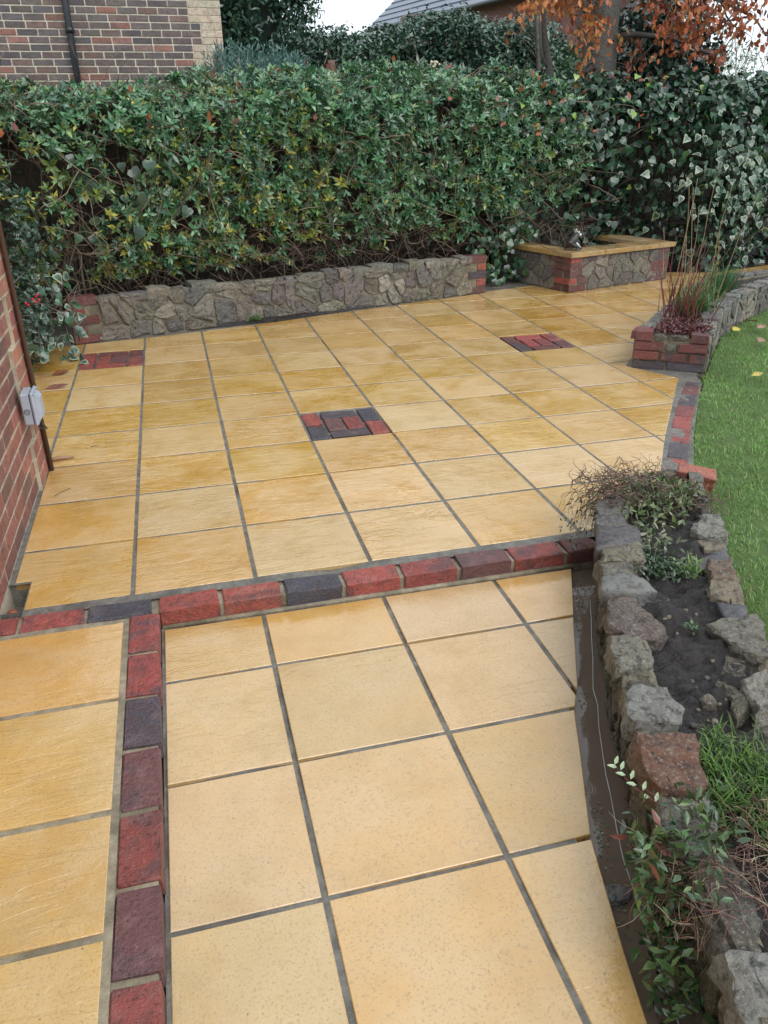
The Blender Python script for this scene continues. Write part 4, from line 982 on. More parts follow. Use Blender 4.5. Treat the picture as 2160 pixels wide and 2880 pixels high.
# twigs first: bare brown tangle inside
tb = Bag(); rr = random.Random(4)
for k in range(2300):
    s_ = rr.uniform(-1.4, 5.4); t_ = rr.random()**.8*.85 if rr.random() < .6 else rr.uniform(0, .2)
    o_ = np.interp(t_, CS_T, CS_OUT)-rr.uniform(-.02, .26); z_ = np.interp(t_, CS_T, CS_Z)-rr.uniform(0, .12)
    p = hp(np.array([s_]), np.array([o_]), np.array([z_]))[0]
    d = Vector((rr.uniform(-1, 1), rr.uniform(-.5, .35), rr.uniform(-1, .8))); L = rr.uniform(.15, .55)
    pts = wander(p, d, L, 5, .45, .06, rr); r = rr.choice([.0022, .003, .0035, .005])
    c = np.array(rr.choice([(.15, .10, .075), (.20, .14, .105), (.10, .068, .052), (.26, .19, .14)]))*rr.uniform(.7, 1.2)
    tb.add(*tube_vf(pts, [r, r*.95, r*.85, r*.75, r*.6, r*.4], 3), tuple(c))
for k in range(16):
    s_ = rr.uniform(-.6, 4.6); p = hp(np.array([s_*.45]), np.array([rr.uniform(-.45, -.32)]), np.array([.3]))[0]
    pts = wander(p, (rr.uniform(-.5, .5), rr.uniform(-.1, .2), 1), rr.uniform(.8, 1.5), 9, .3, 0, rr)
    tb.add(*tube_vf(pts, list(np.linspace(.013, .004, 10)), 5), (.11, .085, .065))
TWIGC = m_leaf('twig_bark', .6, 0, .3)
tag(tb.build('twigs', TWIGC, hedge), kind='stuff')
# leaf sprigs: rosettes of narrow leaves
def sprigs(n, s0, s1, t0, t1, depth, rng, keepf=None):
    s, t, P, N, d = hedge_pts(n, rng, s0, s1, t0, t1, depth)
    if keepf is not None:
        k = keepf(s, t, rng); s, t, P, N, d = s[k], t[k], P[k], N[k], d[k]
    return s, t, P, N, d
def sprig_leaves(s, t, P, N, rng, m=8, L=(.045, .080), yellow=None):
    n = len(P); ax = unit(N+rng.normal(0, .45, (n, 3))+np.array([0, 0, .15]))
    a = unit(np.cross(ax, rand_dirs(n, rng))); b = np.cross(ax, a); out = []
    size = rng.uniform(.50, 1.22, n)
    base = pick([(.076, .178, .086), (.095, .205, .098), (.054, .132, .074), (.125, .215, .075)], [4, 3, 3, 2], n, .25, rng)
    ypr = np.clip(.30-.42*t+np.where(s < 2.4, .10, -.12), .012, .4) if yellow is None else yellow
    isy = rng.uniform(size=n) < ypr*.8
    base[isy] = pick([(.16, .20, .035), (.28, .27, .045), (.11, .17, .04)], [3, 2, 3], int(isy.sum()), .2, rng)
    for i in range(m):
        th = i*2.4+rng.uniform(-.3, .3, n); el = rng.uniform(.05, .9, n)*(1.0 if i < 5 else 1.6)
        d = unit(a*np.cos(th)[:, None]+b*np.sin(th)[:, None]+ax*el[:, None]); nn = unit(ax-d*(ax*d).sum(1, keepdims=True)+rng.normal(0, .12, (n, 3)))
        Li = rng.uniform(*L, n)*size; col = base*(1+rng.uniform(-.32, .38, (n, 1)))
        y1 = rng.uniform(size=n) < ypr*.25
        col[y1] = pick([(.42, .40, .07), (.30, .31, .06)], [1, 1], int(y1.sum()), .2, rng)
        out.append((P-ax*(.008*i)[..., None] if False else P-ax*(.006*i), d, nn, Li, Li*rng.uniform(.34, .44, n), col))
    return [np.concatenate(x) for x in zip(*out)]
def dens(s, t, rng):
    p = np.ones(len(s))
    left = np.clip((1.5-s)/1.2, 0, 1)*np.clip((.72-t)/.25, 0, 1)*np.clip((t-.05)/.12, 0, 1); p -= .62*left
    low = np.clip((.22-t)/.14, 0, 1)*np.clip((s-1.5)/.6, 0, 1); p -= .80*low
    p -= .9*np.clip((s-4.5)/.9, 0, 1)*np.clip((.9-t)/.3, 0, 1)
    hole = np.array([mnoise.noise((a*2.6, b*5.5, 9.0)) for a, b in zip(s, t)]); p -= np.clip(-hole*1.5-.10, 0, .8)*np.where(t < .7, 1, .3)
    return rng.uniform(size=len(s)) < p
s, t, P, N, d = sprigs(9600, -1.5, 5.3, .02, 1.0, .075, rng, dens)
front = (d > -.04) & (t < .75) & (t > .05); idx = np.nonzero(front)[0][:260]; rest = np.setdiff1d(np.arange(len(s)), idx)
A_ = sprig_leaves(s[rest], t[rest], P[rest], N[rest], rng)
fo = leaf_obj('foliage', *A_[:5], T_SIMPLE, A_[5]*.9, A_[5]*1.1, LEAF_WET, hedge); tag(fo, kind='stuff')
# the foremost sprigs as pieces of their own
SPM = []
for k in range(8):
    y = [.0, .0, .0, .35, .0, 1.0, .0, .5][k]
    z1 = np.zeros((1, 3)); B_ = sprig_leaves(np.array([2.5]), np.array([.5]), z1, np.array([[0, 0, 1.0]]), rng, 9, (.045, .075), np.array([y]))
    o = leaf_obj('sprig', *B_[:5], T_LANCE, B_[5]*.85, B_[5]*1.1, LEAF_WET, None); SPM.append(o.data); bpy.data.objects.remove(o)
for q in idx:
    yl = 1 if (t[q] < .45 and s[q] < 2.4) else 0
    me = SPM[rng.choice([0, 1, 2, 4, 6]) if not yl else rng.choice([0, 1, 3, 5, 7, 2])]
    o = bpy.data.objects.new('sprig', me); z = Vector(N[q]+rng.normal(0, .3, 3)).normalized()
    o.rotation_euler = (z.to_track_quat('Z', 'Y') @ Euler((0, 0, rng.uniform(0, 6.28))).to_quaternion()).to_euler(); o.location = P[q]+N[q]*.03; sc = rng.uniform(.8, 1.2); o.scale = (sc,)*3
    link(o, hedge)
# inner shade leaves so that no daylight shows through
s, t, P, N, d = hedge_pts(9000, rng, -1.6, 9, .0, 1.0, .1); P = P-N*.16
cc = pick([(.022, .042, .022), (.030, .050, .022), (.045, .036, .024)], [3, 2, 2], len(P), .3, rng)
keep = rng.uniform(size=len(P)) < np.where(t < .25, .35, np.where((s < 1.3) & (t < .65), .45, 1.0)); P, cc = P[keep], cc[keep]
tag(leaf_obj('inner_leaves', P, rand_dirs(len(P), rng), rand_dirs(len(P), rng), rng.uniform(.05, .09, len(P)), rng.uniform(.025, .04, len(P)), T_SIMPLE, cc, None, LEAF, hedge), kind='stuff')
# fallen leaves caught on the hedge
n = 150; s, t, P, N, d = hedge_pts(n, rng, -.8, 6.5, .5, .95, .02); P = P+N*.03
lit = rng.uniform(size=n) < np.clip((s+1)/5, .15, 1); P, N = P[lit], N[lit]; n = len(P)
cc = pick([(.34, .10, .03), (.26, .06, .035), (.16, .035, .03), (.42, .22, .06), (.30, .15, .11)], [3, 3, 3, 1, 1], n, .25, rng)
tag(leaf_obj('caught_leaves', P, rand_dirs(n, rng), N+rng.normal(0, .5, (n, 3)), rng.uniform(.05, .09, n), rng.uniform(.035, .055, n), T_LANCE, cc, cc*.8, DEAD, hedge), kind='stuff')

# ---- ivy: single large leaves
def leaf_mesh(tm, c0, c1, mat, name='leaf', curl=0.0):
    V, F, C = leaf_arrays(np.zeros((1, 3)), np.array([[1.0, 0, 0]]), np.array([[0, 0, 1.0]]), 1.0, .95, tm, np.array([c0]), np.array([c1]))
    V = V.copy(); V[:, 2] -= curl*V[:, 0]**2
    o = np_obj(name, V, F, mat, None, C, False); me = o.data; bpy.data.objects.remove(o); return me
IVY_G = [leaf_mesh(T_IVY, c, tuple(np.array(c)*1.25), LEAF_WET, 'leaf', .15) for c in ((.024, .070, .036), (.034, .092, .042), (.018, .052, .032), (.048, .11, .035))]
IVY_V = [leaf_mesh(T_IVY, c, w, LEAF_WET, 'leaf', .2) for c, w in (((.045, .095, .060), (.44, .47, .37)), ((.065, .120, .080), (.34, .39, .29)), ((.035, .080, .055), (.22, .28, .20)))]
IVY_Y = [leaf_mesh(T_IVY, (.17, .30, .045), (.24, .36, .07), LEAF_WET, 'leaf', .1)]
def put_leaf(parent, me, p, nrm, size, rng, down=.9):
    n_ = Vector(nrm).normalized(); dn = Vector((0, 0, -1))*down+Vector(rng.normal(0, .7, 3)); x = (dn-n_*dn.dot(n_)).normalized(); y = n_.cross(x)
    m = Matrix((x, y, n_)).transposed().to_4x4(); o = bpy.data.objects.new('leaf', me)
    m.translation = Vector(p); o.matrix_basis = m @ Matrix.Diagonal((size, size, size, 1)); return link(o, parent)
def ivy_mass(parent, P, N, rng, sizes, pvar, pyel=.02):
    """rest of the ivy leaves, too many to pick apart"""
    n = len(P); down = np.array([0, 0, -1.0])+rng.normal(0, .5, (n, 3)); Nn = unit(N+rng.normal(0, .62, (n, 3))); D = unit(down-Nn*(down*Nn).sum(1, keepdims=True))
    c0 = pick([(.024, .068, .034), (.036, .092, .042), (.016, .046, .030)], [3, 3, 3], n, .25, rng); c1 = c0*1.2
    isv = rng.uniform(size=n) < pvar; c1[isv] = pick([(.50, .53, .42), (.38, .42, .32), (.28, .33, .25)], [2, 2, 2], int(isv.sum()), .15, rng)
    isy = rng.uniform(size=n) < pyel; c0[isy] = (.17, .28, .05); c1[isy] = (.22, .34, .06)
    L = rng.uniform(*sizes, n); tag(leaf_obj('foliage', P, D, Nn, L, L*.95, T_IVY, c0, c1, LEAF_WET, parent), kind='stuff')
rng = np.random.default_rng(33)
ivy = thing('ivy', W(6.3, -.3)+(0,), 'large mass of green and white edged ivy over the fence right of the pool', 'ivy')
def ivy_fwd(s, t): return .68*np.clip((s-5.9)/.7, 0, 1)*np.clip(1.15-t*.6, 0, 1)
def ivy_pts(n, s0, s1, t0, t1, depth, lift=0.0):
    s, t, P, N, d = hedge_pts(n, rng, s0, s1, t0, t1, depth); return s, t, P+N*lift+NOUT*ivy_fwd(s, t)[:, None], N
s, t, P, N = ivy_pts(4600, 3.95, 9.2, .0, 1.0, .10)
P[:, 2] = np.where(t < .5, P[:, 2]-(.5-t)*np.where(s > 5.9, .8, .5)*np.clip((s-4.2)*2, 0, 1), P[:, 2])
pr = np.clip((s-3.9)/1.2, 0, 1)*np.where((s < 5.7) & (t < .33), .45, 1)*np.where((s > 5.0) & (s < 5.6) & (t > .3) & (t < .5), .5, 1)
k = rng.uniform(size=len(s)) < pr; s, t, P, N = s[k], t[k], P[k], N[k]
ivy_mass(ivy, P, N, rng, (.038, .10), np.where((s > 6.2) & (t < .62), .16, .03), .015)
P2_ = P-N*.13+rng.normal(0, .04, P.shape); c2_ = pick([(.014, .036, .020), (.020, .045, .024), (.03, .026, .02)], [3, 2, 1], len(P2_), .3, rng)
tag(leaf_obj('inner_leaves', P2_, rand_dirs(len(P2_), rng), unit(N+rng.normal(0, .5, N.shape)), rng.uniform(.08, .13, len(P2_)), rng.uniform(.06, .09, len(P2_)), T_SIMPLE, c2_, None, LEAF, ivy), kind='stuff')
# leafy bulge of variegated ivy, leaf by leaf
n = 250; s = rng.normal(6.75, .40, n); z = np.clip(rng.normal(.98, .27, n), .35, 1.6); out = .12*np.exp(-((s-6.75)/.5)**2)+.44+rng.normal(0, .05, n)
P = hp(s, out, z)
for q in range(n): put_leaf(ivy, (IVY_V+IVY_G[:1])[rng.integers(0, 4)] if rng.random() < .8 else IVY_G[rng.integers(0, 4)], P[q], NOUT+np.array([0, 0, .45])+rng.normal(0, .35, 3), rng.uniform(.035, .095), rng)
for q in range(24):
    s_ = rng.uniform(4.2, 8); p = hp(np.array([s_]), np.array([rng.uniform(-.25, -.05)]), np.array([rng.uniform(1.2, 2.05)]))[0]
    put_leaf(ivy, IVY_Y[0], p, NOUT+np.array([0, 0, .8])+rng.normal(0, .4, 3), rng.uniform(.06, .09), rng)
ib = Bag(); rr = random.Random(9)
for k in range(160):
    s_ = rr.uniform(4.2, 8.6); p = hp(np.array([s_]), np.array([-.3+rr.uniform(-.1, .15)]), np.array([rr.uniform(.05, 1.5)]))[0]
    pts = wander(p, (rr.uniform(-1, 1), rr.uniform(-.4, .2), rr.uniform(-.3, 1)), rr.uniform(.3, .8), 6, .35, 0, rr); r = rr.choice([.003, .004, .006, .009])
    ib.add(*tube_vf(pts, list(np.linspace(r, r*.5, 7)), 4), rr.choice([(.12, .09, .07), (.16, .12, .09), (.08, .06, .05)]))
tag(ib.build('stems', TWIGC, ivy), kind='stuff')
# ivy curtain between wall end and pool
iv2 = thing('ivy_curtain', (4.1, 5.2, 0), 'hanging green ivy filling the gap between stone wall and pool', 'ivy')
n = 300; s = rng.uniform(3.92, 4.75, n); z = rng.uniform(.03, 1.1, n); P = hp(s, -.28+rng.normal(0, .06, n)-.12*(z > .6), z)
for q in range(n): put_leaf(iv2, IVY_G[rng.integers(0, 4)], P[q], NOUT+np.array([0, 0, .4])+rng.normal(0, .4, 3), rng.uniform(.05, .085), rng)
# leaves draped over the spout wall
n = 110; P = np.array([PP(u, PD-.06+rng.normal(0, .05))+(z_,) for u, z_ in zip(rng.uniform(-.05, 1.3, n), rng.uniform(.62, 1.25, n))])
P = P[~((np.abs((P-np.array(PP(.5, PD)+(.84,)))@np.array([PU.x, PU.y, 0])) < .16) & (P[:, 2] < .98))]
for q in range(len(P)): put_leaf(iv2, IVY_G[rng.integers(0, 4)], P[q], np.array([-PV.x, -PV.y, .3])+rng.normal(0, .35, 3), rng.uniform(.06, .10), rng)

# ---- holly and variegated ivy in the left corner
rng = np.random.default_rng(44)
holly = thing('holly_bush', (-.5, 3.3, 0), 'dark spiny holly bush with red berries in the left corner', 'bush')
def blob(n, c, r, rng, shell=.55):
    d = rand_dirs(n, rng); rad = rng.uniform(shell, 1, n)**.6; return np.array(c)+d*np.array(r)*rad[:, None], d
P1, D1 = blob(900, (-.42, 3.42, .36), (.34, .42, .36), rng); P2, D2 = blob(520, (-.45, 3.75, .85), (.36, .40, .42), rng)
P = np.concatenate([P1, P2]); Nn = unit(np.concatenate([D1, D2])+rng.normal(0, .5, (len(P), 3))+np.array([0, 0, .3])); ok = P[:, 2] > .02; P, Nn = P[ok], Nn[ok]
c0 = pick([(.030, .060, .036), (.045, .075, .050), (.022, .045, .030)], [3, 2, 3], len(P), .3, rng)
tag(leaf_obj('foliage', P, unit(np.cross(Nn, rand_dirs(len(P), rng))), Nn, rng.uniform(.045, .075, len(P)), rng.uniform(.04, .06, len(P)), T_HOLLY, c0, c0*1.5, LEAF_WET, holly), kind='stuff')
for k, (x, y, z) in enumerate([(-.19, 3.18, .52), (-.175, 3.17, .50), (-.165, 3.18, .535), (-.15, 3.17, .515), (-.235, 3.16, .50), (-.225, 3.17, .485), (-.155, 3.165, .55)]):
    V, F = ball((x, y, z), .010, 8); mesh_obj('berry', V, F, m_plain('red_berry', (.5, .02, .03), .25) if k == 0 else bpy.data.materials['red_berry'], holly, True)
hb_ = Bag(); rr = random.Random(14)
for k in range(70):
    p = (-.45+rr.uniform(-.2, .25), 3.4+rr.uniform(-.3, .4), rr.uniform(0, .5)); pts = wander(p, (rr.uniform(-.6, 1), rr.uniform(-1, .6), rr.uniform(-.2, 1)), rr.uniform(.2, .6), 5, .4, 0, rr)
    hb_.add(*tube_vf(pts, list(np.linspace(.005, .002, 6)), 4), rr.choice([(.16, .125, .10), (.10, .08, .06)]))
tag(hb_.build('stems', TWIGC, holly), kind='stuff')
iv3 = thing('variegated_ivy', (-.15, 3.5, 0), 'white edged ivy trailing from the holly onto the slabs', 'ivy')
trail = [[(-.20, 3.72, .62), (-.10, 3.62, .45), (-.07, 3.60, .25), (-.06, 3.58, .08), (-.02, 3.50, .02)], [(-.30, 3.4, .50), (-.20, 3.25, .35), (-.20, 3.15, .2), (-.22, 3.05, .06)], [(-.28, 3.5, .65), (-.16, 3.45, .5), (-.12, 3.42, .3), (-.14, 3.36, .15)], [(-.1, 3.8, .6), (-.02, 3.72, .42), (.0, 3.70, .25), (.0, 3.66, .1)]]
for tr in trail:
    tube('stem', tr, [.004]*len(tr), TWIG, iv3, 5)
    for q in range(16):
        f_ = rng.uniform(0, len(tr)-1.001); i = int(f_); p = Vector(tr[i]).lerp(Vector(tr[i+1]), f_-i)+Vector(rng.normal(0, .035, 3)); p.z = max(p.z, .02)
        put_leaf(iv3, (IVY_V+IVY_G)[rng.integers(0, 5)], p, np.array([.5, -.8, .5])+rng.normal(0, .35, 3), rng.uniform(.05, .085), rng)
for p, n_, sz in (((-.03, 3.46, .015), (.2, -.3, 1), .075), ((.02, 3.40, .012), (-.1, -.2, 1), .065)): put_leaf(iv3, IVY_V[0], p, n_, sz, rng)
# big dark ivy leaves on the fence at left
iv4 = thing('dark_ivy', W(.6, -.4)+(0,), 'few big dark green ivy leaves among bare twigs on the left of the hedge', 'ivy')
for q in range(34):
    s_ = .55+rng.normal(0, .28); z_ = .98+rng.normal(0, .17); p = hp(np.array([s_]), np.array([-.20+rng.normal(0, .04)]), np.array([z_]))[0]
    put_leaf(iv4, IVY_G[rng.integers(0, 3)], p, NOUT+np.array([0, 0, .35])+rng.normal(0, .3, 3), rng.uniform(.06, .115), rng)
#PART5
# ================================================================== BACKGROUND TREES AND SHRUBS
rng = np.random.default_rng(55)
def clump_cloud(name, parent, C, Rr, per, L, Wd, cols, p, mat, rng, tm=T_SIMPLE, up=.4, var=.3):
    """leaf-sized faces gathered in clumps; C clump centres, Rr clump radii"""
    C = np.asarray(C, float); n = len(C)*per; ci = np.repeat(np.arange(len(C)), per)
    d = rand_dirs(n, rng); rad = rng.uniform(.3, 1, n)**.5; Rr = np.broadcast_to(np.asarray(Rr, float), (len(C),))
    P = C[ci]+d*(Rr[ci]*rad)[:, None]; Nn = unit(d+rng.normal(0, .6, (n, 3))+np.array([0, 0, up]))
    tone = rng.uniform(.7, 1.3, len(C))[ci]; col = pick(cols, p, n, var, rng)*tone[:, None]
    o = leaf_obj(name, P, unit(np.cross(Nn, rand_dirs(n, rng))), Nn, rng.uniform(*L, n), rng.uniform(*Wd, n), tm, col, col*1.1, mat, parent); return tag(o, kind='stuff')
# clipped dark hedge beyond
bh = thing('clipped_hedge', (5.2, 10.6, 0), 'tall clipped dark evergreen hedge below the slate roof', 'hedge')
C = []
for k in range(1500):
    x = rng.uniform(2.75, 8.6); f = rng.random(); top = 2.62+.10*math.sin(x*1.3)+.07*math.sin(x*4.1)+(.12 if 4 < x < 5.6 else 0)-(.5 if x > 6.7 else 0)*min(1, (x-6.7)/.5 if x > 6.7 else 0)-max(0, 3.15-x)*.5
    if f < .7: C.append((x, 10.0+rng.normal(0, .12)+.15*math.sin(x*3), rng.uniform(.9, top)))
    else: C.append((x, rng.uniform(10, 11.2), top+rng.normal(0, .05)))
clump_cloud('foliage', bh, C, .17, 34, (.055, .10), (.03, .045), [(.045, .095, .062), (.062, .125, .075), (.034, .075, .055), (.10, .16, .085)], [4, 3, 3, 1], LEAF_WET, rng, up=.5)
mesh_obj('dark_core_fill', *box_vf(3.0, 8.4, 10.15, 11.1, 0, 2.55), m_plain('shade_dark_fill', (.012, .020, .014), .9), bh)  # solid box added behind the leaves, inner shade put into its dark colour
# tall evergreen beside the neighbour's house
et = thing('evergreen_tree', (2.2, 9.8, 0), 'tall dark evergreen tree right beside the brick house', 'tree')
tube('trunk', [(2.25, 9.9, -.1), (2.28, 9.85, 1.5), (2.3, 9.8, 4)], [.14, .12, .06], BARK, et, 8).color = (.08, .07, .06, 1)
C = [];
while len(C) < 640:
    p = rng.uniform((1.5, 9.2, .4), (3.05, 10.6, 4.6)); r_ = .74-.05*abs(p[2]-2.2)
    if abs(math.hypot(p[0]-2.22, (p[1]-9.8)*.9)-r_*.8) < .22 and p[0] > 1.45: C.append(p)
clump_cloud('crown', et, C, .20, 40, (.06, .11), (.03, .05), [(.036, .085, .058), (.052, .110, .074), (.028, .064, .050), (.075, .13, .055)], [4, 3, 3, 1], LEAF_WET, rng, up=.2)
mesh_obj('dark_crown_fill', *ball((2.2, 9.95, 2.4), .42, 10, (1, 1, 4.2)), bpy.data.materials['shade_dark_fill'], et)  # solid core added inside the crown, coloured dark to stand for its shade
# thin sprays of the evergreen against the sky
sp = Bag(); rr = random.Random(6); tips = []
for k in range(10):
    pts = wander((2.7, 9.8, rr.uniform(2.1, 3.1)), (1, rr.uniform(-.3, .3), rr.uniform(.2, 1.2)), rr.uniform(.3, .65), 5, .25, 0, rr); sp.add(*tube_vf(pts, list(np.linspace(.008, .003, 6)), 4), (.05, .045, .04)); tips += pts[2:]
sp.build('spray_twigs', TWIGC, et)
clump_cloud('sprays', et, [tuple(v) for v in tips], .07, 9, (.05, .09), (.025, .04), [(.03, .06, .045)], [1], LEAF_WET, rng)
# blue-green conifer rising behind the hedge
cf = thing('conifer_shrub', (1.75, 5.9, 0), 'feathery blue green conifer shrub poking over the hedge', 'shrub')
V_ = []; n = 0; parts = []
for k in range(260):
    x = rng.uniform(1.30, 2.25); y = 5.9+rng.normal(0, .18); tall = np.interp(x, [1.3, 1.45, 1.7, 2.0, 2.25], [.36, .46, .40, .46, .24])
    base = np.array([x, y, 1.55]); top = np.array([x+rng.normal(0, .07), y+rng.normal(0, .07), 1.80+tall*rng.uniform(.45, 1.0)]); m = 34
    f = rng.uniform(.0, 1, m)**.8; P = base+(top-base)*f[:, None]+rng.normal(0, .010, (m, 3)); ax = unit((top-base)[None]); D = unit(ax+rng.normal(0, .55, (m, 3)))
    col = pick([(.085, .175, .155), (.12, .215, .19), (.065, .14, .105)], [3, 2, 2], m, .25, rng)
    parts.append(leaf_arrays(P, D, rand_dirs(m, rng), rng.uniform(.035, .075, m), rng.uniform(.008, .014, m), T_SIMPLE, col))
V, F, Cc = merge(parts); tag(np_obj('foliage', V, F, LEAF, cf, Cc), kind='stuff')
tube('stem', [(1.75, 5.95, 0), (1.75, 5.95, 1.9)], [.04, .02], TWIG, cf, 6)
# cut conifer stump on the hedge
stp = tube('sawn_stump', [(2.36, 5.35, 1.2), (2.36, 5.35, 2.02), (2.36, 5.35, 2.06)], [.035, .035, .03], BARK, None, 8); stp.color = (.16, .06, .04, 1); tag(stp, 'short reddish sawn stem sticking up out of the hedge top', 'stump')
# bare thin trees
for k, (x, y, lean_, h, lab, nsp) in enumerate(((6.55, 9.6, -.16, 3.6, 'thin bare leaning sapling left of two before the clipped hedge', 8), (6.85, 9.5, .02, 3.8, 'thin bare upright sapling right beside the leaning one', 7), (7.55, 9.7, .10, 3.6, 'bare twiggy sapling nearest to the big trunk', 12))):
    tr = thing('bare_tree', (x, y, 0), lab, 'tree', 'bare saplings before the clipped hedge'); rr = random.Random(60+k)
    tp = [(x, y, -.1), (x+lean_*.5, y, .9), (x+lean_*1.2, y, 1.8), (x+lean_*2.0, y, 2.7), (x+lean_*2.9, y, h)]
    tube('trunk', tp, [.045, .04, .036, .028, .016], BARK, tr, 7).color = (.10, .08, .07, 1)
    bb = Bag()
    for j in range(nsp*3):
        f_ = rr.uniform(.45, 1); i = min(3, int(f_*4)); p = Vector(tp[i]).lerp(Vector(tp[i+1]), f_*4-i)
        pts = wander(p, (rr.uniform(-1, 1), rr.uniform(-.5, .5), rr.uniform(.1, 1)), rr.uniform(.3, 1.0), 6, .25, 0, rr); bb.add(*tube_vf(pts, list(np.linspace(.008, .002, 7)), 4), (.12, .10, .085))
    tag(bb.build('twigs', TWIGC, tr), kind='stuff')
# shrub mass below the saplings
sh = thing('green_shrub', (7.0, 8.6, 0), 'mid green leafy shrub between the saplings and the big trunk', 'shrub')
C = [(rng.uniform(5.9, 8.0), 8.6+rng.normal(0, .2), rng.uniform(.8, 2.25)+.5*max(0, min(1, (rng.uniform(5.9, 8)-7)))) for _ in range(170)]
clump_cloud('foliage', sh, C, .18, 36, (.06, .11), (.035, .05), [(.050, .115, .060), (.070, .150, .068), (.036, .080, .050), (.16, .26, .09)], [4, 3, 3, .5], LEAF_WET, rng)
tube('stem', [(7, 8.65, -.1), (7, 8.65, 1.4)], .04, TWIG, sh, 6)
# the big beech
bt = thing('beech_tree', (5.63, 6.5, 0), 'thick grey beech trunk with orange autumn leaves rising behind the hedge', 'tree')
tx = [(5.67, 6.5, -.1), (5.66, 6.5, 1.0), (5.655, 6.5, 1.9), (5.60, 6.5, 2.35), (5.58, 6.5, 2.9), (5.55, 6.5, 4.2)]; n = 20; V = []; F = []
for i, (x, y, z) in enumerate(tx):
    r0 = [.24, .19, .165, .175, .20, .19][i]
    for k in range(n):
        a = 2*math.pi*k/n; r_ = r0*(1+.07*math.sin(3*a+z*.9)+.05*math.sin(5*a-z*1.7)); V.append((x+r_*math.cos(a), y+r_*math.sin(a), z))
for i in range(len(tx)-1):
    for k in range(n): F.append((i*n+k, i*n+(k+1) % n, (i+1)*n+(k+1) % n, (i+1)*n+k))
o = mesh_obj('trunk', V, F, BARK, bt, True); o.color = (.075, .073, .070, 1)
bb = Bag(); rr = random.Random(70); leafp = []
def limb(p0, d, L, r, sub=4):
    pts = wander(p0, d, L, 7, .22, .03, rr); bb.add(*tube_vf(pts, list(np.linspace(r, r*.35, 8)), 6), (.07, .062, .058))
    for _ in range(sub):
        i = rr.randint(2, 7); q = wander(pts[i], (rr.uniform(-1, 1), rr.uniform(-.6, .3), rr.uniform(-.9, .3)), rr.uniform(.25, .6), 6, .25, .07, rr); bb.add(*tube_vf(q, list(np.linspace(r*.35, .002, 7)), 4), (.09, .07, .06)); leafp.extend(q[2:])
limb((5.8, 6.4, 2.36), (1, -.2, .18), 1.1, .035, 6); limb((5.75, 6.35, 2.9), (1, -.3, .1), 1.5, .04, 16); limb((5.7, 6.4, 3.2), (1, -.1, -.1), 1.6, .04, 18); limb((5.45, 6.4, 3.0), (-1, -.4, .05), 1.0, .035, 16); limb((5.4, 6.4, 3.3), (-1, -.2, -.1), 1.1, .03, 16); limb((5.4, 6.3, 3.1), (-1, -.5, -.25), 1.0, .02, 18); limb((5.4, 6.3, 3.4), (-1, -.6, -.2), .8, .02, 16); limb((5.45, 6.3, 2.1), (-.8, -.5, .1), .45, .012, 5); limb((5.5, 6.3, 2.75), (-.8, -.6, -.3), .7, .02, 9); limb((5.85, 6.3, 2.8), (.8, -.5, -.2), 1.1, .025, 14)
tag(bb.build('branches', TWIGC, bt), kind='stuff')
lp_ = []
for v in leafp:
    if v.z > 1.95 and not (5.36 < v.x < 5.84 and v.y < 6.4): lp_ += [np.array(v)+rng.normal(0, .05, 3) for _ in range(5)]
P = np.array(lp_); n = len(P); D = unit(np.array([0, 0, -1.0])+rng.normal(0, .55, (n, 3))); cc = pick([(.52, .19, .06), (.42, .13, .045), (.58, .31, .10), (.26, .08, .04)], [4, 4, 2, 2], n, .25, rng)
isr = P[:, 0] > 5.8; cc[isr] *= np.array([.72, .55, .6])
tag(leaf_obj('autumn_leaves', P, D, rand_dirs(n, rng), rng.uniform(.055, .09, n), rng.uniform(.035, .05, n), T_LANCE, cc, cc*1.15, DEAD, bt), kind='stuff')
# slender forked stem left of the beech
ss_ = thing('slim_tree', (5.0, 6.8, 0), 'slender grey forked stem just left of the thick trunk', 'tree')
tube('trunk', [(5.33, 6.75, 0), (5.30, 6.75, 1.5), (5.12, 6.75, 2.15), (5.02, 6.75, 2.5), (5.05, 6.75, 3.6)], [.05, .05, .045, .04, .035], BARK, ss_, 8).color = (.13, .12, .11, 1)
tube('fork', [(5.18, 6.75, 2.0), (5.02, 6.72, 2.2), (4.96, 6.7, 2.6)], [.02, .018, .012], BARK, ss_, 6).color = (.13, .12, .11, 1)
# dark ivy-clad tree and pale far shrub on the right
dt = thing('ivy_clad_tree', (6.95, 7.4, 0), 'dark ivy clad tree right of the beech trunk', 'tree')
tube('trunk', [(6.95, 7.4, -.1), (6.95, 7.4, 2), (6.9, 7.4, 3)], [.12, .1, .06], BARK, dt, 8).color = (.08, .07, .06, 1)
C = []
while len(C) < 230:
    p = rng.uniform((6.2, 7.0, 1.2), (7.75, 7.9, 3.2)); 
    if ((p[0]-6.95)/.68)**2+((p[2]-2.2)/.65)**2 < 1: C.append(p)
clump_cloud('crown', dt, C, .15, 26, (.06, .10), (.05, .08), [(.028, .055, .042), (.042, .078, .055), (.07, .05, .042)], [4, 3, 1], LEAF_WET, rng)
ps = thing('pale_shrub', (9.5, 10.5, 0), 'pale grey green haze tinted shrub at the far right edge', 'shrub')
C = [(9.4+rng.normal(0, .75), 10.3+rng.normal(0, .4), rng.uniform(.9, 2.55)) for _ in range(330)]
clump_cloud('foliage', ps, C, .2, 18, (.05, .09), (.018, .03), [(.26, .30, .22), (.34, .36, .27), (.17, .23, .15)], [3, 2, 2], LEAF, rng)  # distant haze put into the pale leaf colours
bb = Bag(); rr = random.Random(81)
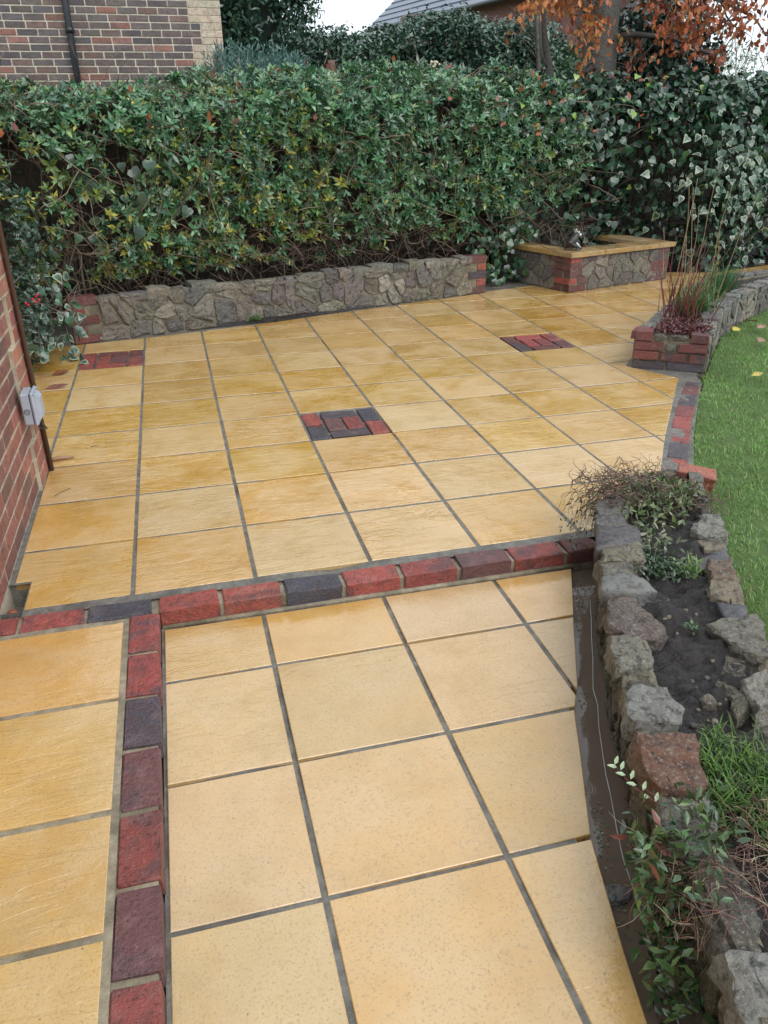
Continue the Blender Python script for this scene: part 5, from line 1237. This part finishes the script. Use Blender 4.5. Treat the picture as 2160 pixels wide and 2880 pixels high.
for k in range(130):
    p = (9.6+rr.gauss(0, .7), 10.3, rr.uniform(1.2, 2.4)); pts = wander(p, (rr.uniform(-.6, .8), 0, 1), rr.uniform(.5, 1.2), 6, .2, 0, rr); bb.add(*tube_vf(pts, list(np.linspace(.007, .002, 7)), 3), (.22, .22, .19))
tag(bb.build('stems', TWIGC, ps), kind='stuff')
# cream flower spike on big-leaved shrub
fl = thing('fatsia_shrub', (3.5, 5.9, 1.3), 'hand shaped leaves with a cream flower spike above the hedge', 'shrub')
V = []; bb = Bag(); rr = random.Random(90)
for k in range(40): bb.add(*ball((3.50+rr.gauss(0, .022), 5.9+rr.gauss(0, .022), 2.00+rr.uniform(-.05, .085)), rr.uniform(.009, .015), 6))
bb.build('flower_spike', m_plain('cream_flower', (.62, .56, .40), .6), fl)
tube('stem', [(3.5, 5.95, .8), (3.5, 5.9, 1.97)], [.015, .010], TWIG, fl, 6)
P = []; D = []
for k in range(26):
    c = np.array([3.62+rng.normal(0, .17), 5.92+rng.normal(0, .1), 1.92+rng.normal(0, .07)]); a0 = rng.uniform(0, 6.28)
    for j in range(7): P.append(c); D.append((math.cos(a0+j*.7), .6*math.sin(a0+j*.7)-.3, math.sin(a0+j*.7)*.7+.1))
n = len(P); cc = pick([(.04, .095, .055), (.05, .11, .06)], [1, 1], n, .2, rng)
tag(leaf_obj('leaves', P, D, np.tile([0, -.6, .8], (n, 1))+rng.normal(0, .2, (n, 3)), .10, .032, T_LANCE, cc, cc*1.1, LEAF_WET, fl), kind='stuff')

# ================================================================== PLANTS IN BEDS
def blades(name, parent, pts, n, L, Wd, cols, p, spread, rng, mat=GRASS):
    c = np.array(pts)[rng.integers(0, len(pts), n)]+rng.normal(0, spread, (n, 3))*np.array([1, 1, 0]); ang = rng.uniform(0, 6.28, n); ln = rng.uniform(.15, .9, n)
    D = np.stack([np.cos(ang)*ln, np.sin(ang)*ln, np.ones(n)], 1); Nn = np.stack([-np.cos(ang), -np.sin(ang), ln], 1); col = pick(cols, p, n, .3, rng)
    return tag(leaf_obj(name, c, D, Nn, rng.uniform(*L, n), rng.uniform(*Wd, n), (np.array([(0, .5, 0), (0, -.5, 0), (.4, .5, .0), (.4, -.5, .0), (.75, .35, -2.0), (.75, -.35, -2.0), (1, 0, -6.0)]), np.array([(0, 1, 3), (0, 3, 2), (2, 3, 5), (2, 5, 4), (4, 5, 6)]), np.array([0, 0, 0, 1, 1, 1, 1])), col*.85, col*1.1, mat, parent), kind='stuff')
nw_ref = [None]
def leafy(name, parent, pts, n, L, spread, cols, p, rng, up=.7, ratio=.38, mat=LEAF_WET):
    c = np.array(pts)[rng.integers(0, len(pts), n)]+np.clip(rng.normal(0, 1, (n, 3)), -1.6, 1.6)*np.array(spread)
    if parent is nw_ref[0]: c[:, 0] = np.maximum(c[:, 0], np.interp(c[:, 1], [e[1] for e in EDGE[::-1]], [e[0] for e in EDGE[::-1]])+.035)
    c[:, 2] = np.maximum(c[:, 2], -.085); D = unit(rng.normal(0, 1, (n, 3))+np.array([0, 0, .2])); Nn = unit(rng.normal(0, .5, (n, 3))+np.array([0, 0, up])); col = pick(cols, p, n, .3, rng)
    Ls = rng.uniform(*L, n); return tag(leaf_obj(name, c, D, Nn, Ls, Ls*ratio, T_LANCE, col*.9, col*1.1, mat, parent), kind='stuff')
def twigs(name, parent, boxes, n, L, r, cols, seed, dirf, grav=.05, wob=.3):
    b = Bag(); rr = random.Random(seed)
    for k in range(n):
        bx = rr.choice(boxes); p = tuple(rr.uniform(bx[i], bx[i+3]) for i in range(3)); pts = wander(p, dirf(rr), rr.uniform(*L), 6, wob, grav, rr); r0 = rr.uniform(*r); c = rr.choice(cols)
        b.add(*tube_vf(pts, list(np.linspace(r0, r0*.5, 7)), 3), tuple(np.array(c)*rr.uniform(.7, 1.3)))
    return tag(b.build(name, TWIGC, parent), kind='stuff')
rng = np.random.default_rng(66)
# red-stemmed shrub in the planter
dg = thing('red_stem_shrub', (4.35, 2.45, .22), 'leafless upright red brown stems growing in the curved planter', 'shrub'); rr = random.Random(17)
for k in range(34):
    x, y = 4.36+rr.gauss(0, .08), 2.46+rr.gauss(0, .08); h = rr.uniform(.28, .62); fan = rr.uniform(-1, 1)
    pts = wander((x, y, .21), (fan*.38+.02, rr.uniform(-.25, .3), 1), h, 6, .10, -.02, rr); c = rr.choice(['a', 'b'])
    o = tube('stem', pts, list(np.linspace(.0045, .0016, 7)), TWIGR if k else m_plain('red_twig', (.14, .032, .030), .45, 30, .4), dg, 5)
    if k == 0: TWIGR = bpy.data.materials['red_twig']
for k in range(10):
    x, y = 4.62+rr.gauss(0, .18), 2.75+rr.gauss(0, .15); pts = wander((x, y, .21), (rr.uniform(-.12, .12), rr.uniform(-.1, .1), 1), rr.uniform(.6, 1.0), 7, .09, -.02, rr)
    tube('pale_stem', pts, list(np.linspace(.004, .0014, 8)), PALE if k else m_plain('pale_twig', (.30, .21, .12), .6), dg, 5)
    if k == 0: PALE = bpy.data.materials['pale_twig']
hz = thing('red_ground_cover', (4.15, 2.2, .22), 'low dark red ground cover over the front of the curved planter', 'plant')
pts = [(3.99+.55*a*.55-.02+b*.17, 2.13+.55*a*.6-b*.11, .245+.012*math.sin(9*a)) for a in np.linspace(0, .75, 9) for b in np.linspace(0, 1.25, 6)]
leafy('leaves', hz, pts, 3600, (.012, .026), (.035, .035, .014), [(.085, .022, .030), (.14, .035, .038), (.25, .09, .085), (.06, .02, .025), (.13, .12, .05)], [4, 4, 2, 3, .7], rng, .6, .5, LEAF)
twigs('stalks', hz, [(3.95, 2.0, .22, 4.3, 2.35, .26)], 90, (.05, .13), (.001, .002), [(.10, .05, .045), (.2, .15, .11)], 5, lambda r: (r.uniform(-1, 1), r.uniform(-1, .4), r.uniform(-.3, .8)))
gt = thing('strap_leaf_plant', (4.9, 3.0, .22), 'green strap leaved clump in the curved planter behind the red stems', 'plant')
blades('leaves', gt, [(4.72, 2.85, .21), (4.85, 2.98, .21), (4.62, 2.72, .21), (4.55, 2.62, .21), (4.98, 3.08, .21)], 520, (.10, .24), (.008, .014), [(.075, .15, .045), (.12, .20, .06), (.20, .24, .09), (.05, .10, .04)], [4, 3, 1, 2], .06, rng)
gt2 = thing('grass_tuft', (5.25, 3.3, .22), 'bushy green grass tuft further along the curved planter', 'plant')
blades('blades', gt2, [(5.22, 3.28, .21), (5.35, 3.38, .21)], 420, (.14, .28), (.004, .008), [(.06, .14, .05), (.09, .18, .07), (.05, .10, .04)], [4, 3, 2], .05, rng)
# foreground bed: dry stalk mat, leafy weeds, grass
wd_ = thing('withered_creeper', (2.55, .02, .2), 'withered brown creeper heaped over the far end of the stone bed', 'plant')
twigs('stalks', wd_, [(2.30, -.20, .19, 2.55, .10, .26), (2.40, -.05, .17, 2.72, .14, .22), (2.50, -.25, .16, 2.78, -.02, .20)], 700, (.05, .15), (.0011, .0022), [(.14, .085, .07), (.10, .06, .055), (.22, .16, .12), (.17, .10, .09)], 23, lambda r: (r.uniform(-1, 1), r.uniform(-1, 1), r.uniform(-.2, .25)), .12, .75)
twigs('hanging_stalks', wd_, [(2.24, -.18, .19, 2.38, -.02, .25)], 70, (.08, .18), (.0010, .0018), [(.12, .075, .06), (.09, .06, .05)], 29, lambda r: (-1, r.uniform(-.6, .6), r.uniform(-.4, .1)), .35, .5)
leafy('leaves', wd_, [(2.24, -.10, .12), (2.28, -.16, .16), (2.20, -.12, .08), (2.30, -.05, .2)], 170, (.014, .028), (.035, .05, .045), [(.07, .10, .045), (.12, .13, .06), (.05, .07, .035)], [3, 2, 2], rng)
wl = thing('leafy_weeds', (2.6, -.15, .2), 'mat of olive and green weed leaves at the far end of the stone bed', 'plant')
leafy('leaves', wl, [(2.42, -.18, .20), (2.5, -.12, .21), (2.58, -.2, .20), (2.46, -.28, .19), (2.66, -.14, .19), (2.55, -.05, .21)], 620, (.020, .045), (.06, .06, .016), [(.10, .13, .05), (.15, .17, .075), (.06, .10, .035), (.22, .22, .12)], [4, 3, 3, 1], rng)
leafy('bright_leaves', wl, [(2.72, -.10, .18), (2.68, -.06, .19)], 150, (.022, .042), (.035, .04, .012), [(.11, .22, .05), (.15, .27, .07)], [2, 1], rng, .6, .3)
w2 = thing('dark_weeds', (2.3, -.6, .17), 'small dark green weed patch on the soil beside the slate capped stones', 'plant')
leafy('leaves', w2, [(2.23, -.62, .185), (2.28, -.58, .185), (2.30, -.64, .18), (2.34, -.60, .175), (2.25, -.55, .19)], 520, (.012, .028), (.035, .035, .010), [(.035, .07, .032), (.05, .09, .04), (.09, .13, .06)], [4, 3, 1], rng)
blades('blades', w2, [(2.36, -.66, .165)], 40, (.04, .085), (.004, .006), [(.16, .26, .08)], [1], .018, rng)
leafy('pale_leaves', w2, [(2.32, -.44, .19), (2.36, -.48, .18), (2.30, -.38, .19)], 120, (.02, .04), (.04, .05, .02), [(.13, .16, .08), (.2, .2, .12), (.07, .1, .04)], [2, 1, 2], rng)
sd_ = thing('seedling', (2.18, -.93, .15), 'tiny green seedling on the bare wet soil', 'plant'); leafy('leaves', sd_, [(2.185, -.93, .165)], 26, (.010, .020), (.012, .012, .006), [(.12, .22, .09)], [1], rng)
nw = thing('trailing_plant', (1.72, -1.75, .2), 'trailing green plant with reddish stalks spilling over the stones into the trench', 'plant')
nw_ref[0] = nw
twigs('stalks', nw, [(1.66, -1.82, .19, 1.98, -1.62, .24), (1.58, -1.86, .12, 1.72, -1.66, .22)], 520, (.04, .13), (.0008, .0014), [(.20, .12, .09), (.32, .25, .18), (.14, .09, .07), (.20, .09, .08)], 37, lambda r: (r.uniform(-.7, .9), r.uniform(-.8, .8), r.uniform(-.4, .2)), .08, .4)
leafy('leaves', nw, [(1.60, -1.68, .14), (1.57, -1.74, .08), (1.56, -1.82, .04), (1.60, -1.76, .18), (1.66, -1.70, .22), (1.62, -1.62, .15), (1.57, -1.86, -.02), (1.70, -1.66, .23)], 760, (.018, .036), (.035, .04, .045), [(.05, .10, .035), (.075, .14, .045), (.035, .065, .03), (.14, .19, .06)], [4, 3, 3, 1], rng, .5, .42)
leafy('big_leaves', nw, [(1.58, -1.70, .12), (1.545, -1.80, .04), (1.60, -1.66, .18), (1.63, -1.80, .1)], 46, (.04, .065), (.045, .05, .05), [(.06, .12, .04), (.20, .24, .07), (.28, .10, .07), (.09, .16, .05)], [4, 1, 1, 2], rng, .5, .34)
# pale shoot reaching out over the water
sh_ = thing('pale_shoot', (1.70, -1.58, .2), 'pale shoot with small oval leaves reaching over the trench water', 'plant')
pp_ = [(1.70, -1.60, .20), (1.655, -1.57, .215), (1.615, -1.525, .235), (1.60, -1.48, .255)]
tube('stem', pp_, [.0018, .0016, .0014, .001], TWIGR, sh_, 5)
lp2 = [Vector(pp_[1]).lerp(Vector(pp_[3]), f_) for f_ in (0, .12, .3, .45, .6, .72, .85, .93, 1.0)]; n = len(lp2); cc = np.tile((.26, .34, .20), (n, 1))
leaf_obj('leaves', [tuple(v) for v in lp2], [((-1)**i*.9-.2, .5+(-1)**i*.2, .35) for i in range(n)], np.tile((0, -.4, 1.0), (n, 1)), .026, .010, T_LANCE, cc, cc*1.1, LEAF_WET, sh_)
rg = thing('rough_grass', (1.95, -1.6, .17), 'rough bright grass and clover behind the rusty stone', 'plant')
pts = [(1.815+a*.10+b*.12, -1.56-a*.24+b*.13, .165) for a in np.linspace(0, 1, 6) for b in np.linspace(0, 1.2, 5)]
blades('blades', rg, pts, 1100, (.03, .075), (.0025, .0045), [(.09, .18, .035), (.14, .26, .05), (.06, .11, .03), (.2, .22, .09)], [4, 3, 2, 1], .03, rng)
leafy('clover', rg, pts, 900, (.012, .026), (.03, .03, .012), [(.06, .11, .04), (.09, .15, .05), (.12, .09, .05)], [3, 3, 1], rng)
# floating bits on the trench water
fb = thing('floating_litter', (1.62, -1.45, WZ), 'tiny green leaf scraps floating on the muddy trench water', 'leaf litter')
P = []
for k in range(120):
    y = rng.choice([-.28, -.35, -1.42, -1.55, -1.62, -1.36, -.9])+rng.normal(0, .05); xl = np.interp(y, [e[1] for e in EDGE[::-1]], [e[0] for e in EDGE[::-1]])+.03; P.append((xl+abs(rng.normal(0, .025)), y, WZ+.0025))
n = len(P); cc = pick([(.10, .15, .07), (.2, .2, .13), (.09, .06, .04)], [3, 1, 2], n, .3, rng); a = rng.uniform(0, 6.28, n)
tag(leaf_obj('scraps', P, np.stack([np.cos(a), np.sin(a), 0*a], 1), np.tile((0, 0, 1.0), (n, 1)), rng.uniform(.006, .014, n), rng.uniform(.004, .008, n), T_SIMPLE, cc, None, LEAF, fb), kind='stuff')
wl_ = [(2.165, -.37), (2.12, -.47), (2.05, -.60), (2.0, -.70), (1.925, -.85), (1.90, -.92), (1.855, -1.02), (1.815, -1.12), (1.775, -1.20), (1.755, -1.27), (1.715, -1.38), (1.68, -1.47), (1.665, -1.55), (1.62, -1.70), (1.585, -1.86), (1.53, -2.1)]
rr = random.Random(2); tube('waterline_glint', [(x-.006+rr.uniform(-.006, .006), y+rr.uniform(-.01, .01), WZ+.002) for x, y in wl_], .0017, m_plain('pale_glint', (.42, .42, .42), .5), None, 5); tag(bpy.data.objects['waterline_glint'], 'thin pale line added as a painted glint along the waterline at the stone wall foot', 'waterline_glint')  # pale tube added as the glint along the water's edge

# ================================================================== SMALL THINGS
def fallen(name, x, y, z, L, w, col, ang, label, cat='leaf', tilt=.3, group=None):
    V, F, C = leaf_arrays(np.zeros((1, 3)), np.array([[math.cos(ang), math.sin(ang), .10]]), np.array([[math.sin(ang)*tilt, -math.cos(ang)*tilt, 1.0]]), L, w, T_LANCE, np.array([col]), np.array([tuple(np.array(col)*.8)]))
    me_o = np_obj(name, V+np.array([0, 0, .004]), F, DEAD, None, C); me_o.location = (x, y, z); return tag(me_o, label, cat, group)
fallen('fallen_leaf', -.17, 2.79, .004, .16, .035, (.18, .055, .035), .1, 'curled red brown leaf on the slabs by the house corner', tilt=1.2)
fallen('fallen_leaf', 5.02, 2.72, .035, .09, .07, (.62, .50, .06), .3, 'bright yellow leaf on the lawn beside the planter', group='fallen leaves on the lawn')
fallen('fallen_leaf', 4.36, 1.62, .035, .11, .05, (.50, .38, .08), .2, 'curled yellow leaf on the lawn nearest the patio edging', group='fallen leaves on the lawn')
fallen('fallen_leaf', 5.41, 2.90, .035, .12, .08, (.28, .13, .08), 2.6, 'reddish brown leaf on the lawn at the right edge, topmost of three', group='fallen leaves on the lawn')
fallen('fallen_leaf', 5.25, 2.73, .035, .11, .06, (.36, .20, .13), .2, 'flat tan brown leaf on the lawn, middle of three', group='fallen leaves on the lawn')
fallen('fallen_leaf', 4.98, 2.36, .035, .10, .07, (.32, .18, .11), .5, 'pale brown stalked leaf on the lawn, lowest of three brown ones', group='fallen leaves on the lawn')
fallen('fallen_leaf', -.16, 3.12, .004, .13, .06, (.22, .075, .03), .4, 'rust brown leaf on the slabs under the trailing ivy')
tag(tube('stick', [(.0, 1.455, .012), (.06, 1.47, .014), (.13, 1.475, .011)], [.010, .011, .006], m_plain('cut_wood', (.30, .17, .10), .6), None, 6), 'short brown stick lying at the foot of the corner conduit', 'stick')
for k, (x, y, lab) in enumerate(((.2, 1.62, 'thin dry twig scrap on the slabs near the conduit'), (.08, 1.0, 'dark dry twig on the slabs at the house wall'))):
    tag(tube('twig_scrap', [tuple(v) for v in wander((x, y, .005), (1, .3, 0), .10, 6, .35, 0, random.Random(k))], .0016, TWIG, None, 4), lab, 'twig')
for k, (x, y, c, lab) in enumerate(((.02, .06, ORANGE, 'orange broken pot piece in the corner drain recess'), (.05, .04, (.40, .11, .05), 'rounded orange pot shard in the corner drain recess, nearer the kerb'))):
    o = rock(None, [(x+.022*math.cos(a), y+.018*math.sin(a)) for a in np.linspace(0, 5.6, 7)], -.11, -.035-k*.01, BRICK, c, 900+k, 10, .008, .008); o.name = 'pot_shard'; tag(o, lab, 'shard')
# pale petals by the pool foot
fallen('petal', 4.46, 4.95, .003, .05, .03, (.62, .60, .52), .8, 'small white petal scrap on the slabs by the pool corner', 'petal', .8)
# soil washed along the wall foot, with a moss cushion
ds = []
for sa in np.linspace(1.15, 2.45, 40):
    w_ = .02+.055*math.exp(-((sa-1.75)/.35)**2)+.01*mnoise.noise((sa*9, 0, 0)); ds.append((sa, w_))
V = []; F = []
for k, (sa, w_) in enumerate(ds):
    for j, (o_, z_) in enumerate(((0, .030), (w_*.35, .022), (w_*.7, .012), (w_, .0005))):
        q = W(sa, o_+.004); V.append((q[0], q[1], z_*(1+.5*mnoise.noise((sa*14, j*2.0, 1)))+.001))
    if k:
        for j in range(3): F.append((4*k-4+j, 4*k-3+j, 4*k+1+j, 4*k+j))
dso = mesh_obj('soil_spill', V, F, SOIL, None, True); tag(dso, 'dark soil washed onto the slabs along the stone wall foot', 'soil', kind='stuff')
mo = thing('moss_cushion', W(1.50, .03)+(.02,), 'bright green moss cushion at the foot of the stone wall', 'moss')
leafy('fronds', mo, [W(1.50, .03)+(.045,), W(1.47, .03)+(.05,), W(1.53, .03)+(.04,)], 420, (.008, .018), (.025, .015, .012), [(.06, .14, .03), (.09, .19, .04)], [1, 1], rng, .4, .35)
